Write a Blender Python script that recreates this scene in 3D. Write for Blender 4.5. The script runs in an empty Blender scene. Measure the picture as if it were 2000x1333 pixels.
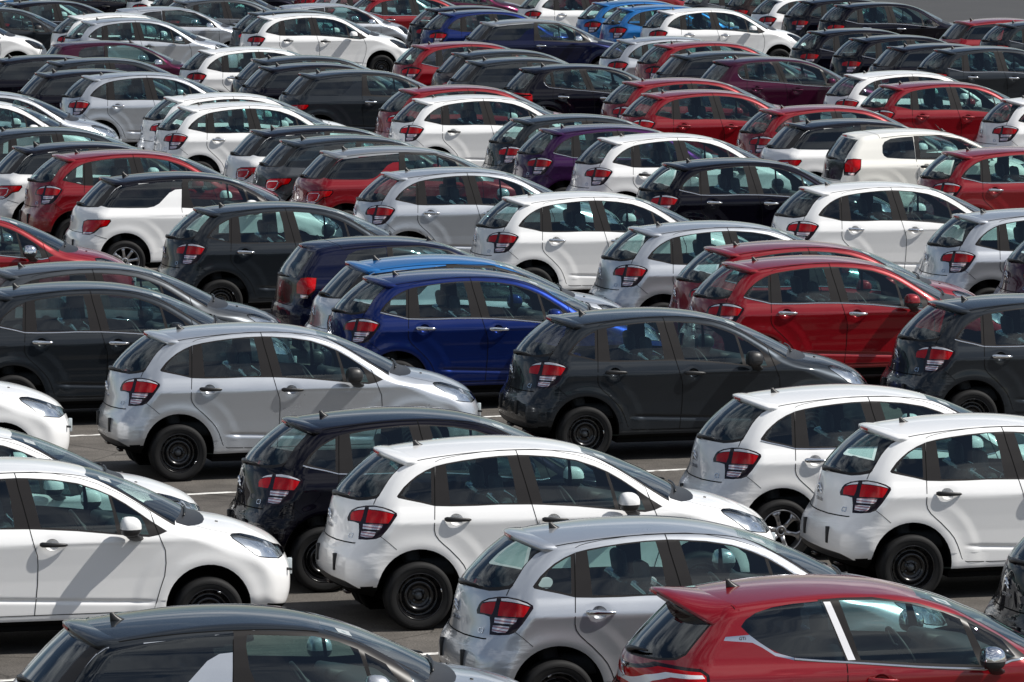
import bpy, bmesh, math, random
import numpy as np
from mathutils import Vector, Matrix
from math import radians as RAD
random.seed(7); rng = np.random.RandomState(7)
S = bpy.context.scene
COL = S.collection

# ------------------------------------------------------------------ camera, sky, sun, exposure
CAM_H = 7.58; FPX = 11111.0; PITCH = math.atan(1152.5 / FPX)
cd = bpy.data.cameras.new('camera'); cd.lens = 200.0; cd.sensor_width = 36.0
cd.clip_start = 0.5; cd.clip_end = 6000
camo = bpy.data.objects.new('camera', cd); COL.objects.link(camo)
camo.location = (0, 0, CAM_H); camo.rotation_euler = (math.pi / 2 - PITCH, 0, 0)
S.camera = camo

HEAD = RAD(14.5)                                   # cars point this way (from +X towards +Y)
SUN_EL = RAD(50)
# sun stands ahead of the cars, a little towards the camera's side
_sd = np.array([math.cos(HEAD) * .48 + math.sin(HEAD) * .155, math.sin(HEAD) * .48 - math.cos(HEAD) * .155])
SUN_AZ = math.atan2(_sd[1], _sd[0])
sunv = Vector((math.cos(SUN_AZ) * math.cos(SUN_EL), math.sin(SUN_AZ) * math.cos(SUN_EL), math.sin(SUN_EL)))
sl = bpy.data.lights.new('sun', 'SUN'); sl.energy = 5.0; sl.angle = RAD(.55); sl.color = (1, .96, .90)
so = bpy.data.objects.new('sun', sl); COL.objects.link(so)
so.rotation_euler = sunv.to_track_quat('Z', 'Y').to_euler()

W = bpy.data.worlds.new('World'); S.world = W; W.use_nodes = True
nt = W.node_tree; nt.nodes.clear()
wo = nt.nodes.new('ShaderNodeOutputWorld'); bg = nt.nodes.new('ShaderNodeBackground')
sky = nt.nodes.new('ShaderNodeTexSky'); sky.sky_type = 'NISHITA'; sky.sun_disc = False
sky.sun_elevation = SUN_EL; sky.sun_rotation = math.pi / 2 - SUN_AZ
sky.air_density = 1.0; sky.dust_density = .6; sky.ozone_density = 1.0
tc = nt.nodes.new('ShaderNodeTexCoord'); mp = nt.nodes.new('ShaderNodeMapping')
mp.inputs['Scale'].default_value = (1.0, 1.0, 3.4)
nz = nt.nodes.new('ShaderNodeTexNoise'); nz.inputs['Scale'].default_value = 2.6; nz.inputs['Detail'].default_value = 9
nz.inputs['Roughness'].default_value = .62
rp = nt.nodes.new('ShaderNodeValToRGB'); rp.color_ramp.elements[0].position = .47; rp.color_ramp.elements[1].position = .66
rp.color_ramp.elements[0].color = (0, 0, 0, 1); rp.color_ramp.elements[1].color = (1, 1, 1, 1)
mx = nt.nodes.new('ShaderNodeMix'); mx.data_type = 'RGBA'
mx.inputs[7].default_value = (13.0, 13.4, 14.0, 1)     # cloud radiance, before the background strength
lk = nt.links.new
lk(tc.outputs['Generated'], mp.inputs['Vector']); lk(mp.outputs['Vector'], nz.inputs['Vector'])
lk(nz.outputs['Fac'], rp.inputs['Fac']); lk(rp.outputs['Color'], mx.inputs[0])
lk(sky.outputs['Color'], mx.inputs[6]); lk(mx.outputs[2], bg.inputs['Color'])
bg.inputs['Strength'].default_value = .064
lk(bg.outputs[0], wo.inputs['Surface'])
S.view_settings.view_transform = 'Standard'; S.view_settings.look = 'None'
S.view_settings.exposure = 0.17; S.view_settings.gamma = 1.0
cy = S.cycles
cy.max_bounces = 8; cy.diffuse_bounces = 3; cy.glossy_bounces = 4; cy.transparent_max_bounces = 24; cy.transmission_bounces = 2
cy.use_denoising = True
cy.caustics_reflective = False; cy.caustics_refractive = False

# ------------------------------------------------------------------ materials
def newmat(name):
    m = bpy.data.materials.new(name); m.use_nodes = True
    return m, m.node_tree, m.node_tree.nodes['Principled BSDF']
def plain(name, col, rough=.5, metal=0, coat=0, spec=.5, bump=0, bscale=400, var=0, vscale=6):
    m, t, b = newmat(name)
    b.inputs['Base Color'].default_value = (*col, 1); b.inputs['Roughness'].default_value = rough
    b.inputs['Metallic'].default_value = metal; b.inputs['Coat Weight'].default_value = coat
    b.inputs['Coat Roughness'].default_value = .04; b.inputs['Specular IOR Level'].default_value = spec
    c = t.nodes.new('ShaderNodeTexCoord')
    if var:
        n = t.nodes.new('ShaderNodeTexNoise'); n.inputs['Scale'].default_value = vscale; n.inputs['Detail'].default_value = 6
        r = t.nodes.new('ShaderNodeMix'); r.data_type = 'RGBA'
        r.inputs[6].default_value = (*[k * (1 - var) for k in col], 1); r.inputs[7].default_value = (*[min(1, k * (1 + var)) for k in col], 1)
        t.links.new(c.outputs['Object'], n.inputs['Vector']); t.links.new(n.outputs['Fac'], r.inputs[0]); t.links.new(r.outputs[2], b.inputs['Base Color'])
    if bump:
        n = t.nodes.new('ShaderNodeTexNoise'); n.inputs['Scale'].default_value = bscale
        q = t.nodes.new('ShaderNodeBump'); q.inputs['Strength'].default_value = bump; q.inputs['Distance'].default_value = .002
        t.links.new(c.outputs['Object'], n.inputs['Vector']); t.links.new(n.outputs['Fac'], q.inputs['Height']); t.links.new(q.outputs[0], b.inputs['Normal'])
    return m
def paint(name, col, metal=0., rough=.35, flake=0., film=False):
    """car paint: base + clear coat; the sheet's inner side is dark cabin lining"""
    m, t, b = newmat(name); N = t.nodes
    b.inputs['Base Color'].default_value = (*col, 1); b.inputs['Metallic'].default_value = metal
    b.inputs['Roughness'].default_value = rough; b.inputs['Coat Weight'].default_value = 1.0
    b.inputs['Coat Roughness'].default_value = .025; dark = max(col) < .12; b.inputs['Coat IOR'].default_value = 1.38 if dark else 1.5; b.inputs['Specular IOR Level'].default_value = .0 if dark else .2
    c = N.new('ShaderNodeTexCoord')
    n = N.new('ShaderNodeTexNoise'); n.inputs['Scale'].default_value = 3.0; n.inputs['Detail'].default_value = 7
    rr = N.new('ShaderNodeMapRange'); rr.inputs[3].default_value = rough - .05; rr.inputs[4].default_value = rough + .09
    t.links.new(c.outputs['Object'], n.inputs['Vector']); t.links.new(n.outputs['Fac'], rr.inputs[0]); t.links.new(rr.outputs[0], b.inputs['Roughness'])
    cr = N.new('ShaderNodeMapRange'); cr.inputs[1].default_value = .4; cr.inputs[2].default_value = .75
    cr.inputs[3].default_value = .015; cr.inputs[4].default_value = .07
    t.links.new(n.outputs['Fac'], cr.inputs[0]); t.links.new(cr.outputs[0], b.inputs['Coat Roughness'])
    if flake:
        f = N.new('ShaderNodeTexNoise'); f.inputs['Scale'].default_value = 260
        mr = N.new('ShaderNodeMix'); mr.data_type = 'RGBA'
        mr.inputs[6].default_value = (*[k * (1 - flake) for k in col], 1); mr.inputs[7].default_value = (*[min(1, k * (1 + flake)) for k in col], 1)
        t.links.new(c.outputs['Object'], f.inputs['Vector']); t.links.new(f.outputs['Fac'], mr.inputs[0]); t.links.new(mr.outputs[2], b.inputs['Base Color'])
    if film:                                            # shipping film stuck over the bumper: long shallow wrinkles
        w = N.new('ShaderNodeMapping'); w.inputs['Scale'].default_value = (1.6, 1.2, 8); w.inputs['Rotation'].default_value = (.25, .1, 0)
        wn = N.new('ShaderNodeTexNoise'); wn.inputs['Scale'].default_value = 1.3; wn.inputs['Detail'].default_value = 3; wn.inputs['Distortion'].default_value = 1.6
        bp = N.new('ShaderNodeBump'); bp.inputs['Strength'].default_value = .22; bp.inputs['Distance'].default_value = .018
        t.links.new(c.outputs['Object'], w.inputs['Vector']); t.links.new(w.outputs[0], wn.inputs['Vector']); t.links.new(wn.outputs['Fac'], bp.inputs['Height'])
        t.links.new(bp.outputs[0], b.inputs['Normal']); t.links.new(bp.outputs[0], b.inputs['Coat Normal'])
    g = N.new('ShaderNodeNewGeometry'); d = N.new('ShaderNodeBsdfDiffuse'); d.inputs[0].default_value = (.02, .021, .023, 1)
    ms = N.new('ShaderNodeMixShader'); o = N['Material Output']
    t.links.new(g.outputs['Backfacing'], ms.inputs[0]); t.links.new(b.outputs[0], ms.inputs[1]); t.links.new(d.outputs[0], ms.inputs[2])
    t.links.new(ms.outputs[0], o.inputs[0])
    return m
def glassmat(name, tint, f0=.06, edge=.95):
    m = bpy.data.materials.new(name); m.use_nodes = True; t = m.node_tree; t.nodes.clear(); N = t.nodes
    o = N.new('ShaderNodeOutputMaterial'); tr = N.new('ShaderNodeBsdfTransparent'); tr.inputs[0].default_value = (*tint, 1)
    gl = N.new('ShaderNodeBsdfGlossy'); gl.inputs[0].default_value = (.92, .96, .97, 1); gl.inputs['Roughness'].default_value = .004
    lw = N.new('ShaderNodeLayerWeight'); p = N.new('ShaderNodeMath'); p.operation = 'POWER'; p.inputs[1].default_value = 4.2
    q = N.new('ShaderNodeMath'); q.operation = 'MULTIPLY_ADD'; q.inputs[1].default_value = edge; q.inputs[2].default_value = f0
    ms = N.new('ShaderNodeMixShader')
    t.links.new(lw.outputs['Facing'], p.inputs[0]); t.links.new(p.outputs[0], q.inputs[0]); t.links.new(q.outputs[0], ms.inputs[0])
    t.links.new(tr.outputs[0], ms.inputs[1]); t.links.new(gl.outputs[0], ms.inputs[2]); t.links.new(ms.outputs[0], o.inputs[0])
    return m
M = {}
M['white'] = paint('white paint', (.80, .80, .795), 0, .32)
M['white_film'] = paint('white paint under film', (.80, .80, .795), 0, .32, film=True)
M['cream'] = paint('cream white paint', (.80, .785, .73), 0, .32)
M['cream_film'] = paint('cream white paint under film', (.80, .785, .73), 0, .32, film=True)
M['silver'] = paint('silver metallic paint', (.50, .525, .56), .65, .28, .10)
M['silver_film'] = paint('silver metallic paint under film', (.50, .525, .56), .65, .28, .10, film=True)
M['grey'] = paint('dark grey metallic paint', (.020, .024, .029), .45, .34, .25)
M['grey_film'] = paint('dark grey metallic paint under film', (.020, .024, .029), .45, .34, .25, film=True)
M['midgrey'] = paint('mid grey metallic paint', (.065, .071, .078), .55, .34, .2)
M['midgrey_film'] = paint('mid grey metallic paint under film', (.065, .071, .078), .55, .34, .2, film=True)
M['black'] = paint('black plum paint', (.003, .0025, .006), .2, .3, .3)
M['black_film'] = paint('black plum paint under film', (.003, .0025, .006), .2, .3, .3, film=True)
M['navy'] = paint('navy paint', (.005, .007, .028), .45, .32, .3)
M['navy_film'] = paint('navy paint under film', (.005, .007, .028), .45, .32, .3, film=True)
M['blue'] = paint('bright blue paint', (.008, .13, .38), .35, .32, .15)
M['blue_film'] = paint('bright blue paint under film', (.008, .13, .38), .35, .32, .15, film=True)
M['royal'] = paint('royal blue paint', (.007, .018, .105), .5, .32, .2)
M['royal_film'] = paint('royal blue paint under film', (.007, .018, .105), .5, .32, .2, film=True)
M['red'] = paint('red paint', (.20, .0015, .006), .2, .32, .1)
M['red_film'] = paint('red paint under film', (.20, .0015, .006), .2, .32, .1, film=True)
M['purple'] = paint('purple paint', (.035, .008, .050), .5, .32, .2)
M['purple_film'] = paint('purple paint under film', (.035, .008, .050), .5, .32, .2, film=True)
M['plum'] = paint('plum paint', (.045, .006, .022), .45, .32, .25)
M['plum_film'] = paint('plum paint under film', (.045, .006, .022), .45, .32, .25, film=True)
M['brownblk'] = paint('brown black paint', (.035, .022, .020), .4, .32, .25)
M['brownblk_film'] = paint('brown black paint under film', (.035, .022, .020), .4, .32, .25, film=True)
M['roofgrey'] = paint('roof grey paint', (.25, .26, .27), .5, .32, .15)
M['roofgrey_film'] = paint('roof grey paint under film', (.25, .26, .27), .5, .32, .15, film=True)
M['trim'] = plain('black pillar trim', (.015, .0135, .0135), .36, 0, .0, .22)
M['plastic'] = plain('black plastic', (.016, .016, .017), .42, bump=.15)
M['gap'] = plain('panel gap', (.004, .004, .004), .9, spec=.1)
M['rubber'] = plain('tyre rubber', (.010, .010, .0105), .7, spec=.25, var=.35, vscale=18)
M['steel'] = plain('black steel wheel', (.006, .006, .007), .26, .2, .5)
M['alloy'] = plain('silver alloy', (.50, .50, .51), .28, .9, .5)
M['chrome'] = plain('chrome', (.72, .73, .75), .10, 1)
M['under'] = plain('underbody', (.005, .005, .005), .9, spec=.1)
M['seat'] = plain('seat cloth', (.045, .050, .055), .8, var=.3, vscale=14)
M['cabin'] = plain('cabin plastic', (.018, .020, .022), .6)
M['film'] = plain('plastic seat film', (.45, .50, .52), .12, 0, 1)
M['redlens'] = plain('red lamp lens', (.44, .001, .003), .10, 0, .25, spec=.25, var=.45, vscale=14)
M['darkred'] = plain('dark red lamp rim', (.010, .0015, .003), .14, 0, .3, spec=.3)
M['clearlens'] = plain('clear lamp lens', (.60, .55, .55), .10, .55, 1, var=.3, vscale=40)
def stripes(m, n, a, b_):
    t = m.node_tree; b = t.nodes['Principled BSDF']; c = t.nodes.new('ShaderNodeTexCoord'); w = t.nodes.new('ShaderNodeTexWave'); w.bands_direction = 'Z'; w.inputs['Scale'].default_value = n; w.inputs['Distortion'].default_value = .6; w.inputs['Detail Scale'].default_value = 9
    r = t.nodes.new('ShaderNodeMix'); r.data_type = 'RGBA'; r.inputs[6].default_value = (*a, 1); r.inputs[7].default_value = (*b_, 1); t.links.new(c.outputs['Object'], w.inputs['Vector']); t.links.new(w.outputs['Fac'], r.inputs[0]); t.links.new(r.outputs[2], b.inputs['Base Color'])
stripes(M['clearlens'], 13, (.42, .16, .17), (.95, .93, .93))
M['seatfilm'] = glassmat('loose plastic film', (.86, .88, .88), .16)
M['whitelens'] = plain('white lamp strip', (.80, .80, .82), .2, .1, .6)
M['paper'] = plain('white paper', (.34, .37, .38), .6, var=.1, vscale=60)
M['bluefilm'] = plain('blue protective tape', (.10, .30, .50), .25, 0, .5)
M['glass'] = glassmat('tinted glass', (.57, .75, .73), .07)
M['darkglass'] = glassmat('dark privacy glass', (.10, .13, .15), .075)
M['wscreen'] = glassmat('windscreen glass', (.66, .77, .74), .06)
M['hlens'] = glassmat('headlamp glass', (.92, .94, .95), .08)
M['reflector'] = plain('headlamp reflector', (.80, .82, .84), .16, .92, 0)
def facets(m, n, d):
    t = m.node_tree; b = t.nodes['Principled BSDF']; c = t.nodes.new('ShaderNodeTexCoord'); v = t.nodes.new('ShaderNodeTexVoronoi'); v.inputs['Scale'].default_value = n; v.feature = 'SMOOTH_F1'
    q = t.nodes.new('ShaderNodeBump'); q.inputs['Strength'].default_value = 1; q.inputs['Distance'].default_value = d; t.links.new(c.outputs['Object'], v.inputs['Vector']); t.links.new(v.outputs['Distance'], q.inputs['Height']); t.links.new(q.outputs[0], b.inputs['Normal'])
facets(M['reflector'], 9, .018)

# ------------------------------------------------------------------ small numeric helpers
def smooth01(t): t = np.clip(t, 0, 1); return t * t * (3 - 2 * t)
def sstep(a, b, x): return smooth01((np.asarray(x, float) - a) / (b - a))
def curve1(pts, sig=.02, lo=-1., hi=5.):
    xs = np.arange(lo, hi, .004); p = np.array(pts, float)
    ys = np.interp(xs, p[:, 0], p[:, 1]); n = max(1, int(3 * sig / .004)); k = np.exp(-.5 * (np.arange(-n, n + 1) * .004 / sig) ** 2); k /= k.sum()
    ys = np.convolve(np.pad(ys, n, 'edge'), k, 'valid')
    return lambda x: np.interp(x, xs, ys)
def catmull(pts, n=8, closed=True):
    P = np.array(pts, float); out = []; m = len(P)
    for i in range(m if closed else m - 1):
        p0, p1, p2, p3 = [P[(i + k) % m] if closed else P[min(max(i + k, 0), m - 1)] for k in (-1, 0, 1, 2)]
        for t in np.arange(n) / n:
            out.append(.5 * (2 * p1 + (p2 - p0) * t + (2 * p0 - 5 * p1 + 4 * p2 - p3) * t * t + (3 * p1 - p0 - 3 * p2 + p3) * t ** 3))
    if not closed: out.append(P[-1])
    return np.array(out)
def pip(poly, x, y):
    P = np.asarray(poly, float); x = np.asarray(x, float); y = np.asarray(y, float); ins = np.zeros(x.shape, bool)
    for i in range(len(P)):
        x1, y1 = P[i]; x2, y2 = P[(i + 1) % len(P)]
        if y1 == y2: continue
        c = ((y1 > y) != (y2 > y)) & (x < (x2 - x1) * (y - y1) / (y2 - y1) + x1); ins ^= c
    return ins
class SDF2:
    """smooth signed distance to a closed outline in (x,z), sampled on a grid and read with a cubic B-spline"""
    def __init__(s, poly, h=.02, x0=-.6, x1=4.9, z0=-.4, z1=2.2):
        s.h, s.x0, s.z0 = h, x0, z0
        xs = np.arange(x0, x1, h); zs = np.arange(z0, z1, h); X, Z = np.meshgrid(xs, zs, indexing='ij')
        d = np.full(X.shape, 1e9); P = np.asarray(poly)
        for i in range(len(P)):
            a = P[i]; b = P[(i + 1) % len(P)]; ab = b - a; L = ab @ ab
            if L < 1e-12: continue
            t = np.clip(((X - a[0]) * ab[0] + (Z - a[1]) * ab[1]) / L, 0, 1)
            d = np.minimum(d, np.hypot(X - a[0] - t * ab[0], Z - a[1] - t * ab[1]))
        d[pip(P, X, Z)] *= -1; s.g = d
    def __call__(s, x, z):
        fx = (x - s.x0) / s.h; fz = (z - s.z0) / s.h; nx, nz_ = s.g.shape
        fx = np.clip(fx, 1.001, nx - 3.001); fz = np.clip(fz, 1.001, nz_ - 3.001)
        ix = fx.astype(int); iz = fz.astype(int); tx = fx - ix; tz = fz - iz
        def w(t): return ((1 - t) ** 3 / 6, (3 * t ** 3 - 6 * t * t + 4) / 6, (-3 * t ** 3 + 3 * t * t + 3 * t + 1) / 6, t ** 3 / 6)
        wx, wz = w(tx), w(tz); r = 0
        for i in range(4):
            for j in range(4): r = r + wx[i] * wz[j] * s.g[ix + i - 1, iz + j - 1]
        return r
class View:
    """the place a car has in front of the camera: turns picture measurements into planes through the car"""
    def __init__(s, o, a): s.o = np.array([o[0], o[1], 0.]); s.a = a; s.ca, s.sa = math.cos(a), math.sin(a)
    def eye(s):
        d = np.array([0, 0, CAM_H]) - s.o; return s.loc(d)
    def loc(s, d): return np.array([d[0] * s.ca + d[1] * s.sa, -d[0] * s.sa + d[1] * s.ca, d[2]])
    def ray(s, u, v):
        a = (u - 1000) / FPX; b = -(v - 666.5) / FPX
        return s.loc(np.array([a, math.cos(PITCH) + b * math.sin(PITCH), -math.sin(PITCH) + b * math.cos(PITCH)]))
    def px(s, p):
        p = np.asarray(p, float); x = p[..., 0] * s.ca - p[..., 1] * s.sa + s.o[0]; y = p[..., 0] * s.sa + p[..., 1] * s.ca + s.o[1]; z = p[..., 2] - CAM_H
        d = y * math.cos(PITCH) - z * math.sin(PITCH)
        return 1000 + FPX * x / d, 666.5 - FPX * (z * math.cos(PITCH) + y * math.sin(PITCH)) / d
def view_from(u, v, pt, a):
    """pt = (x, right, z) of a car seen at picture point u,v"""
    al = (u - 1000) / FPX; b = -(v - 666.5) / FPX
    r = np.array([al, math.cos(PITCH) + b * math.sin(PITCH), -math.sin(PITCH) + b * math.cos(PITCH)])
    P = r * ((pt[2] - CAM_H) / r[2]); h = np.array([math.cos(a), math.sin(a)]); q = np.array([math.sin(a), -math.cos(a)])
    o = P[:2] - h * pt[0] - q * pt[1]; return View(o, a)
class Ortho:
    """side ('y'), rear ('x') or top ('z') view in metres"""
    def __init__(s, ax): s.ax = ax
    def px(s, p):
        p = np.asarray(p, float)
        return (p[..., 0], p[..., 2]) if s.ax == 'y' else ((p[..., 1], p[..., 2]) if s.ax == 'x' else (p[..., 0], p[..., 1]))

# ------------------------------------------------------------------ the car body as one smooth surface
def make_F(P):
    prof = SDF2(catmull(P['profile'], 6))
    wz = P['wz']; arcs = P['arcs']; dim = P['dimples']
    def halfw(x, z):
        w = wz(z)
        for (cx, cz) in arcs:
            r = np.hypot(x - cx, z - cz); lowz = 1 - sstep(.72, 1.0, z)
            w = w + lowz * (.013 * np.exp(-((r - .40) / .075) ** 2) + .009 * (1 - sstep(.58, .68, r)))
        # rocker scallop between the wheels
        m = sstep(P['rock'][0], P['rock'][0] + .18, x) * (1 - sstep(P['rock'][1] - .18, P['rock'][1], x)); zz = z + .045 * (x - 1.2)
        m = m * P['rock'][2]
        w = w - m * .016 * np.exp(-((zz - .478) / .017) ** 2)
        zc = .955 - .022 * (x - 1.0)             # waist crease through the handles
        dz = z - zc; w = w - P['crease'] * np.exp(-((dz + .014) / .012) ** 2) * sstep(.85, 1.05, x) * (1 - sstep(2.5, 2.9, x))
        for (hx, hz) in dim:
            w = w - .006 * np.exp(-(((x - hx) / .085) ** 2 + ((z - hz) / .066) ** 2) ** 2)
        w = w - P['taper'](x) * sstep(.3, 1.2, z * 0 + 1) - P['ghtaper'](x) * sstep(1.0, 1.45, z)
        return w
    kf, kr, crown = P['kf'], P['kr'], P['crown']; XM = 1.9
    def F(p):
        x, y, z = p[..., 0], p[..., 1], p[..., 2]; y2 = y * y
        fr = sstep(XM, XM + 1.0, x); re = 1 - sstep(XM - 1.2, XM - .2, x)
        xx = x + kf(z) * y2 * fr - kr(z) * y2 * re
        a = prof(xx, z + crown * y2 * sstep(.7, 1.3, z))
        b = (np.abs(y) - halfw(x, z)) * .93
        r = P['rad'](x, z)
        return np.minimum(np.maximum(a, b), -r) + np.sqrt(np.maximum(a + r, 0) ** 2 + np.maximum(b + r, 0) ** 2)
    return F
def grad(F, p, h=.006):
    g = np.stack([F(p + np.eye(3)[k] * h) - F(p - np.eye(3)[k] * h) for k in range(3)], -1)
    return g / np.maximum(np.linalg.norm(g, axis=-1, keepdims=True), 1e-9)
def root(F, o, d, t0=.02, t1=2.8, n=26):
    a = np.full(len(d), t0); b = np.full(len(d), t1)
    for _ in range(n):
        m = (a + b) / 2; f = F(o + d * m[:, None]); ins = f < 0
        a = np.where(ins, m, a); b = np.where(ins, b, m)
    return o + d * ((a + b) / 2)[:, None]
def hit(F, view, uv, back=False):
    """picture points -> points on the body surface (march along the sight line)"""
    out = []
    E_ = view.eye()
    uv = np.atleast_2d(np.asarray(uv, float)); D = np.array([view.ray(u, v) for u, v in uv]); D /= np.linalg.norm(D, axis=1, keepdims=True)
    base = np.linalg.norm(E_ - np.array([2, 0, .7])); ts = np.arange(base - 3.0, base + 3.0, .02)
    Pn = E_ + D[:, None, :] * ts[None, :, None]; f = F(Pn); res = np.zeros((len(D), 3))
    for i in range(len(D)):
        k = np.where(f[i] < 0)[0]
        j = k[0] if len(k) else int(np.argmin(f[i]))
        a, b = ts[max(j - 1, 0)], ts[j]
        for _ in range(20):
            m = (a + b) / 2
            if F((E_ + D[i] * m)[None])[0] < 0: b = m
            else: a = m
        res[i] = E_ + D[i] * b
    return res
def shell_mesh(F, P0, P1, zc):
    """right half (y<=0) of the body: rays from a spine, fanned round both axles"""
    orig, e = [], []
    nst = int((P1 - P0) / .022)
    for k in range(nst): orig.append((P0 + (P1 - P0) * k / nst, 0, zc)); e.append((0, 0, 1))
    nf = 100
    for k in range(nf): b = math.pi / 2 - math.pi * k / nf; orig.append((P1, 0, zc)); e.append((math.cos(b), 0, math.sin(b)))
    for k in range(24): orig.append((P1 - (P1 - P0) * k / 24, 0, zc)); e.append((0, 0, -1))
    for k in range(nf): b = -math.pi / 2 - math.pi * k / nf; orig.append((P0, 0, zc)); e.append((math.cos(b), 0, math.sin(b)))
    O = np.array(orig, float); Ev = np.array(e, float)
    psi = np.radians(np.concatenate([np.linspace(0, 70, 56, endpoint=False), np.linspace(70, 90, 26)])); psi[0] = 0
    n, m = len(O), len(psi)
    D = Ev[:, None, :] * np.cos(psi)[None, :, None] + np.array([0, -1, 0.])[None, None, :] * np.sin(psi)[None, :, None]
    OO = np.repeat(O[:, None, :], m, 1)
    V = root(F, OO.reshape(-1, 3), D.reshape(-1, 3)); V = V.reshape(n, m, 3); V[:, 0, 1] = 0
    bm = bmesh.new(); vs = [[bm.verts.new(V[i, j]) for j in range(m)] for i in range(n)]
    for i in range(n):
        i2 = (i + 1) % n
        for j in range(m - 1):
            try: bm.faces.new((vs[i][j], vs[i][j + 1], vs[i2][j + 1], vs[i2][j]))
            except ValueError: pass
    bmesh.ops.remove_doubles(bm, verts=bm.verts[:], dist=2e-4)
    return bm
def cut(bm, view, poly, closed=True, front=True, filt=None):
    """cut the half shell along an outline seen in a view"""
    poly = [tuple(q) for q in poly]
    bm.verts.index_update(); co = np.array([v.co[:] for v in bm.verts]); U, Vv = view.px(co)
    xs = [q[0] for q in poly]; ys = [q[1] for q in poly]
    bb = (min(xs), max(xs), min(ys), max(ys)); persp = isinstance(view, View)
    eye = Vector(view.eye()) if persp else None
    bm.normal_update(); Sx = {}
    for f in bm.faces:
        ids = [v.index for v in f.verts]; u = U[ids]; w = Vv[ids]
        if u.max() < bb[0] or u.min() > bb[1] or w.max() < bb[2] or w.min() > bb[3]: continue
        c = f.calc_center_median()
        if persp and front and f.normal.dot(eye - c) <= 0: continue
        if filt and not filt(c, f.normal): continue
        Sx[f] = (u.min(), u.max(), w.min(), w.max())
    n = len(poly)
    for i in range(n if closed else n - 1):
        (u1, v1), (u2, v2) = poly[i], poly[(i + 1) % n]
        if abs(u1 - u2) + abs(v1 - v2) < 1e-9: continue
        a0, a1, b0, b1 = min(u1, u2), max(u1, u2), min(v1, v2), max(v1, v2)
        sub = [f for f, b in Sx.items() if f.is_valid and b[1] >= a0 and b[0] <= a1 and b[3] >= b0 and b[2] <= b1]
        if not sub: continue
        if persp:
            r1, r2 = view.ray(u1, v1), view.ray(u2, v2); no = np.cross(r1, r2); pc = view.eye()
        else:
            ax = view.ax; d = (u2 - u1, v2 - v1)
            if ax == 'y': no = (d[1], 0, -d[0]); pc = (u1, 0, v1)
            elif ax == 'x': no = (0, d[1], -d[0]); pc = (0, u1, v1)
            else: no = (d[1], -d[0], 0); pc = (u1, v1, 0)
        no = Vector(no).normalized()
        geom = set(sub)
        for f in sub: geom.update(f.edges); geom.update(f.verts)
        r = bmesh.ops.bisect_plane(bm, geom=list(geom), dist=1e-6, plane_co=Vector(pc), plane_no=no)
        for g in r['geom']:
            if isinstance(g, bmesh.types.BMFace):
                pu, pv = view.px(np.array([q.co[:] for q in g.verts])); Sx[g] = (pu.min(), pu.max(), pv.min(), pv.max())
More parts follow.
